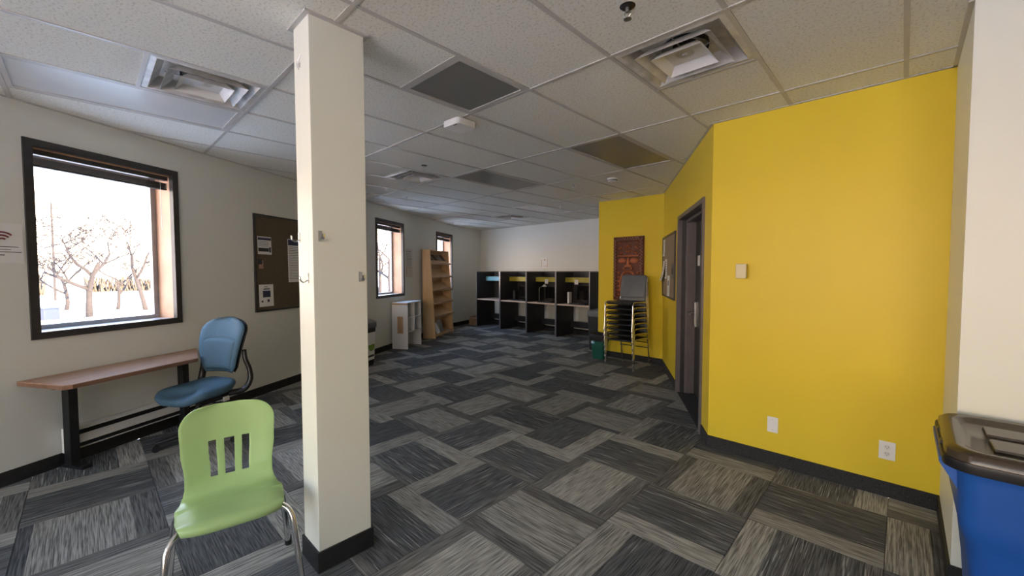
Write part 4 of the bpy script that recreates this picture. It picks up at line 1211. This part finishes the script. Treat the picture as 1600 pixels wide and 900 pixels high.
rb = thing('recycling_bin', 'dark bin with green round label behind the pillar at the window wall', 'bin', W(3.70, .29, 0), RL)
mb = MB().loft([[(x, y, z) for x, y in rrect(w_, d_, .03)] for z, w_, d_ in ((0, .30, .28), (.02, .31, .30), (.62, .36, .36), (.64, .36, .36))]); mb.build('body', M_bin_d, rb, 40)
mb = MB().loft([[(x, y, z) for x, y in rrect(w_, d_, .04)] for z, w_, d_ in ((.61, .385, .385), (.68, .385, .385), (.70, .37, .37), (.76, .20, .20))]); mb.build('lid', M_bin_g, rb, 40)
lb = MB().prism_x([(-.158, .10), (-.185, .54), (-.190, .54), (-.163, .10)], -.13, .13).build('label_panel', M_paper, rb)
o = MB().lathe([(.085, 0), (.085, .003)], 28).build('round_label', M_lime, lb); o.location = (0.03, -.176, .33); o.rotation_euler.x = PI / 2 - .06
MB().box(-.05, .11, -.172, -.166, .15, .18).build('print', M_ink, lb)

# ------------------------------------------------------------------ stacked chairs (eight)
def make_stack_chair(label):
    t_ = thing('stacking_chair', label, 'chair', (0, 0, 0), 0, 'stack of black vinyl chairs')
    for s_ in (-1, 1):
        x = s_ * .235
        fr = MB().tube(curve([(x, -.262, 0.01), (x * 1.0, -.245, .20), (x, -.232, .405), (x, -.205, .452), (x, -.15, .462), (x, .12, .452), (x, .175, .44), (x, .205, .40), (x, .24, .20), (x, .275, .01)], 6), .0105, 8).build('side_frame', M_chrome, t_, 60)
        for y in (-.262, .275):
            MB().lathe([(.013, 0), (.014, .006), (.013, .03)], 10, (x, y, 0)).build('glide', M_steel, fr, 40)
        MB().tube(curve([(x * .93, .10, .440), (x * .93, .19, .455), (x * .93, .225, .52), (x * .92, .265, .84)], 6), .009, 8).build('back_post', M_chrome, t_, 60)
    MB().tube([(-.235, .19, .30), (.235, .19, .30)], .007, 8).build('stretcher', M_blkm, t_)
    mb = MB(); rings = []
    for z, sc_ in ((.438, .93), (.443, .985), (.456, 1.0), (.463, .985), (.467, .93), (.469, .5)):
        rings.append([(x * sc_, -.035 + y * sc_ * (1 - .0), z + (.018 * (y / .21) if y > 0 else 0) * 0 - .022 * ((x / .22) ** 2) * -.35 - (.018 if y < -.15 else 0)) for x, y in rrect(.435, .43, .04, 5)])
    mb.loft(rings); mb.build('seat', M_vinyl, t_, 60)
    c, s2 = math.cos(R(-9)), math.sin(R(-9))
    mb = MB(); rings = []
    for y, sc_ in ((-.030, .90), (-.024, .98), (-.004, 1.0), (.012, .98), (.016, .9)):
        ring = []
        for x, z in rrect(.43, .37, .03, 5):
            xx, zz = x * sc_, z * sc_
            yy = y + .02 * (xx / .215) ** 2 * -.6
            ring.append((xx, .245 + yy * c - zz * s2, .69 + yy * s2 + zz * c))
        rings.append(ring)
    mb.loft(rings); mb.build('back_pad', M_gvinyl, t_, 60)
    return t_
def dup(root, loc, label):
    r_ = root.copy(); COL.objects.link(r_); r_.location = loc; r_['label'] = label
    for ch in list(root.children):
        c_ = ch.copy(); COL.objects.link(c_); c_.parent = r_
        for g_ in ch.children:
            d_ = g_.copy(); COL.objects.link(d_); d_.parent = c_
    return r_
ORD = ['bottom chair of the stack, black seat, its chrome feet on the carpet', 'second chair from the bottom of the stacked black chairs', 'third chair from the bottom of the stacked black chairs',
       'fourth chair from the bottom of the stacked black chairs', 'fourth chair from the top of the stacked black chairs', 'third chair from the top of the stacked black chairs',
       'second chair from the top of the stacked black chairs', 'top chair of the stack with its grey vinyl back showing']
ch0 = make_stack_chair(ORD[0])
SX, SY = -3.105, 5.87
ch0.location = (SX, SY, 0)
for k in range(1, 8):
    dup(ch0, (SX - .004 * k, SY - .001 * k, .080 * k), ORD[k])

# ------------------------------------------------------------------ outside
gs = struct(MB().box(-90, 60, -70, 90, -0.6, -0.10).build('ground', M_snow))
def tree(loc, h, label, seed, spread=1.0, lean=0.0):
    h *= 1.75
    rnd = random.Random(seed)
    t_ = thing('bare_tree', label, 'tree', loc, rnd.random() * 6, 'bare winter trees outside')
    tr, br = MB(), MB()
    def limb(mb, p, d, ln, r, depth):
        n = 4; pts = [p.copy()]; rs = [r]
        q = p.copy(); dd = d.copy()
        for i in range(n):
            dd = (dd + Vector((rnd.uniform(-.22, .22), rnd.uniform(-.22, .22), rnd.uniform(-.06, .12)))).normalized()
            q = q + dd * ln / n
            pts.append(q.copy()); rs.append(max(.009, r * (1 - .45 * (i + 1) / n)))
        mb.tube(pts, rs, 6 if depth < 2 else 3)
        if depth < 5:
            for c_ in range(3):
                k = rnd.randint(2, n)
                a_ = rnd.uniform(0, 2 * PI)
                nd = (dd * .55 + Vector((math.cos(a_), math.sin(a_), rnd.uniform(-.05, .5))) * .75 * spread).normalized()
                limb(br, pts[k], nd, ln * rnd.uniform(.55, .8), max(.011, rs[k] * .8), depth + 1)
    limb(tr, Vector((0, 0, -.05)), Vector((lean, 0, 1)).normalized(), h * .33, h * .017, 0)
    tr.build('trunk', M_bark, t_, 180); br.build('branches', M_bark, t_, 180)
tree((-20.8, .05, -.1), 3.6, 'bare tree with spreading branches seen in the middle of the first window', 3, 1.25)
tree((-22.8, 1.7, -.1), 3.2, 'small bare tree seen at the right of the first window', 11, .9)
tree((-19.0, -1.2, -.1), 3.9, 'bare tree seen at the left of the first window', 5, 1.3)
tree((-25.0, -.6, -.1), 2.6, 'thin distant bare tree beside the blue box outside', 8, 1.0)
tree((-24.0, .9, -.1), 2.4, 'thin distant bare tree between the nearer two outside', 9, 1.0)
tree((-27.0, 14.5, -.1), 4.6, 'bare tree seen through the window beside the white shelf', 14, 1.2)
tree((-23.0, 13.0, -.1), 4.2, 'nearer bare tree seen at the left of the second window', 15, 1.2)
tree((-24.0, 18.5, -.1), 4.6, 'bare tree outside the window behind the bookcase', 16, 1.2)
db = thing('utility_box', 'small blue metal box standing in the snow outside', 'box', (-20.6, -.95, -.1), R(30))
MB().box(-.28, .28, -.2, .2, 0, .36, .01).build('body', M_dump, db)
MB().box(-.3, .3, -.22, .22, .36, .40, .01).build('lid', M_dump, db)
for k, (x, y, ln, hh, lab) in enumerate(((-46, 3.5, 7, 1.3, 'low dark hedge on the snowy horizon outside'), (-42, -5, 6, 1.6, 'low bare hedge behind the trees at the left outside'))):
    rnd = random.Random(20 + k); mb = MB()
    for q in range(420):
        p = Vector((rnd.uniform(-.6, .6), rnd.uniform(-ln / 2, ln / 2), 0))
        hq = hh * rnd.uniform(.5, 1.0)
        mb.tube([p, p + Vector((rnd.uniform(-.3, .3), rnd.uniform(-.3, .3), hq))], [.05, .02], 4)
    o = mb.build('hedge', M_hedge, None, None, (x, y, -.1)); tag(o, lab, 'hedge'); o['kind'] = 'stuff'
up = thing('utility_pole', 'tall thin pole with short rungs outside beyond the trees', 'pole', (-34, -1.2, -.1))
MB().tube([(0, 0, 0), (0, 0, 5.4)], [.06, .04], 8).build('pole', M_bark, up)
for q in range(6):
    MB().tube([(-.1, -.35, 2.6 + q * .5), (.1, .35, 2.6 + q * .5)], .03, 6).build('crossbar', M_bark, up)
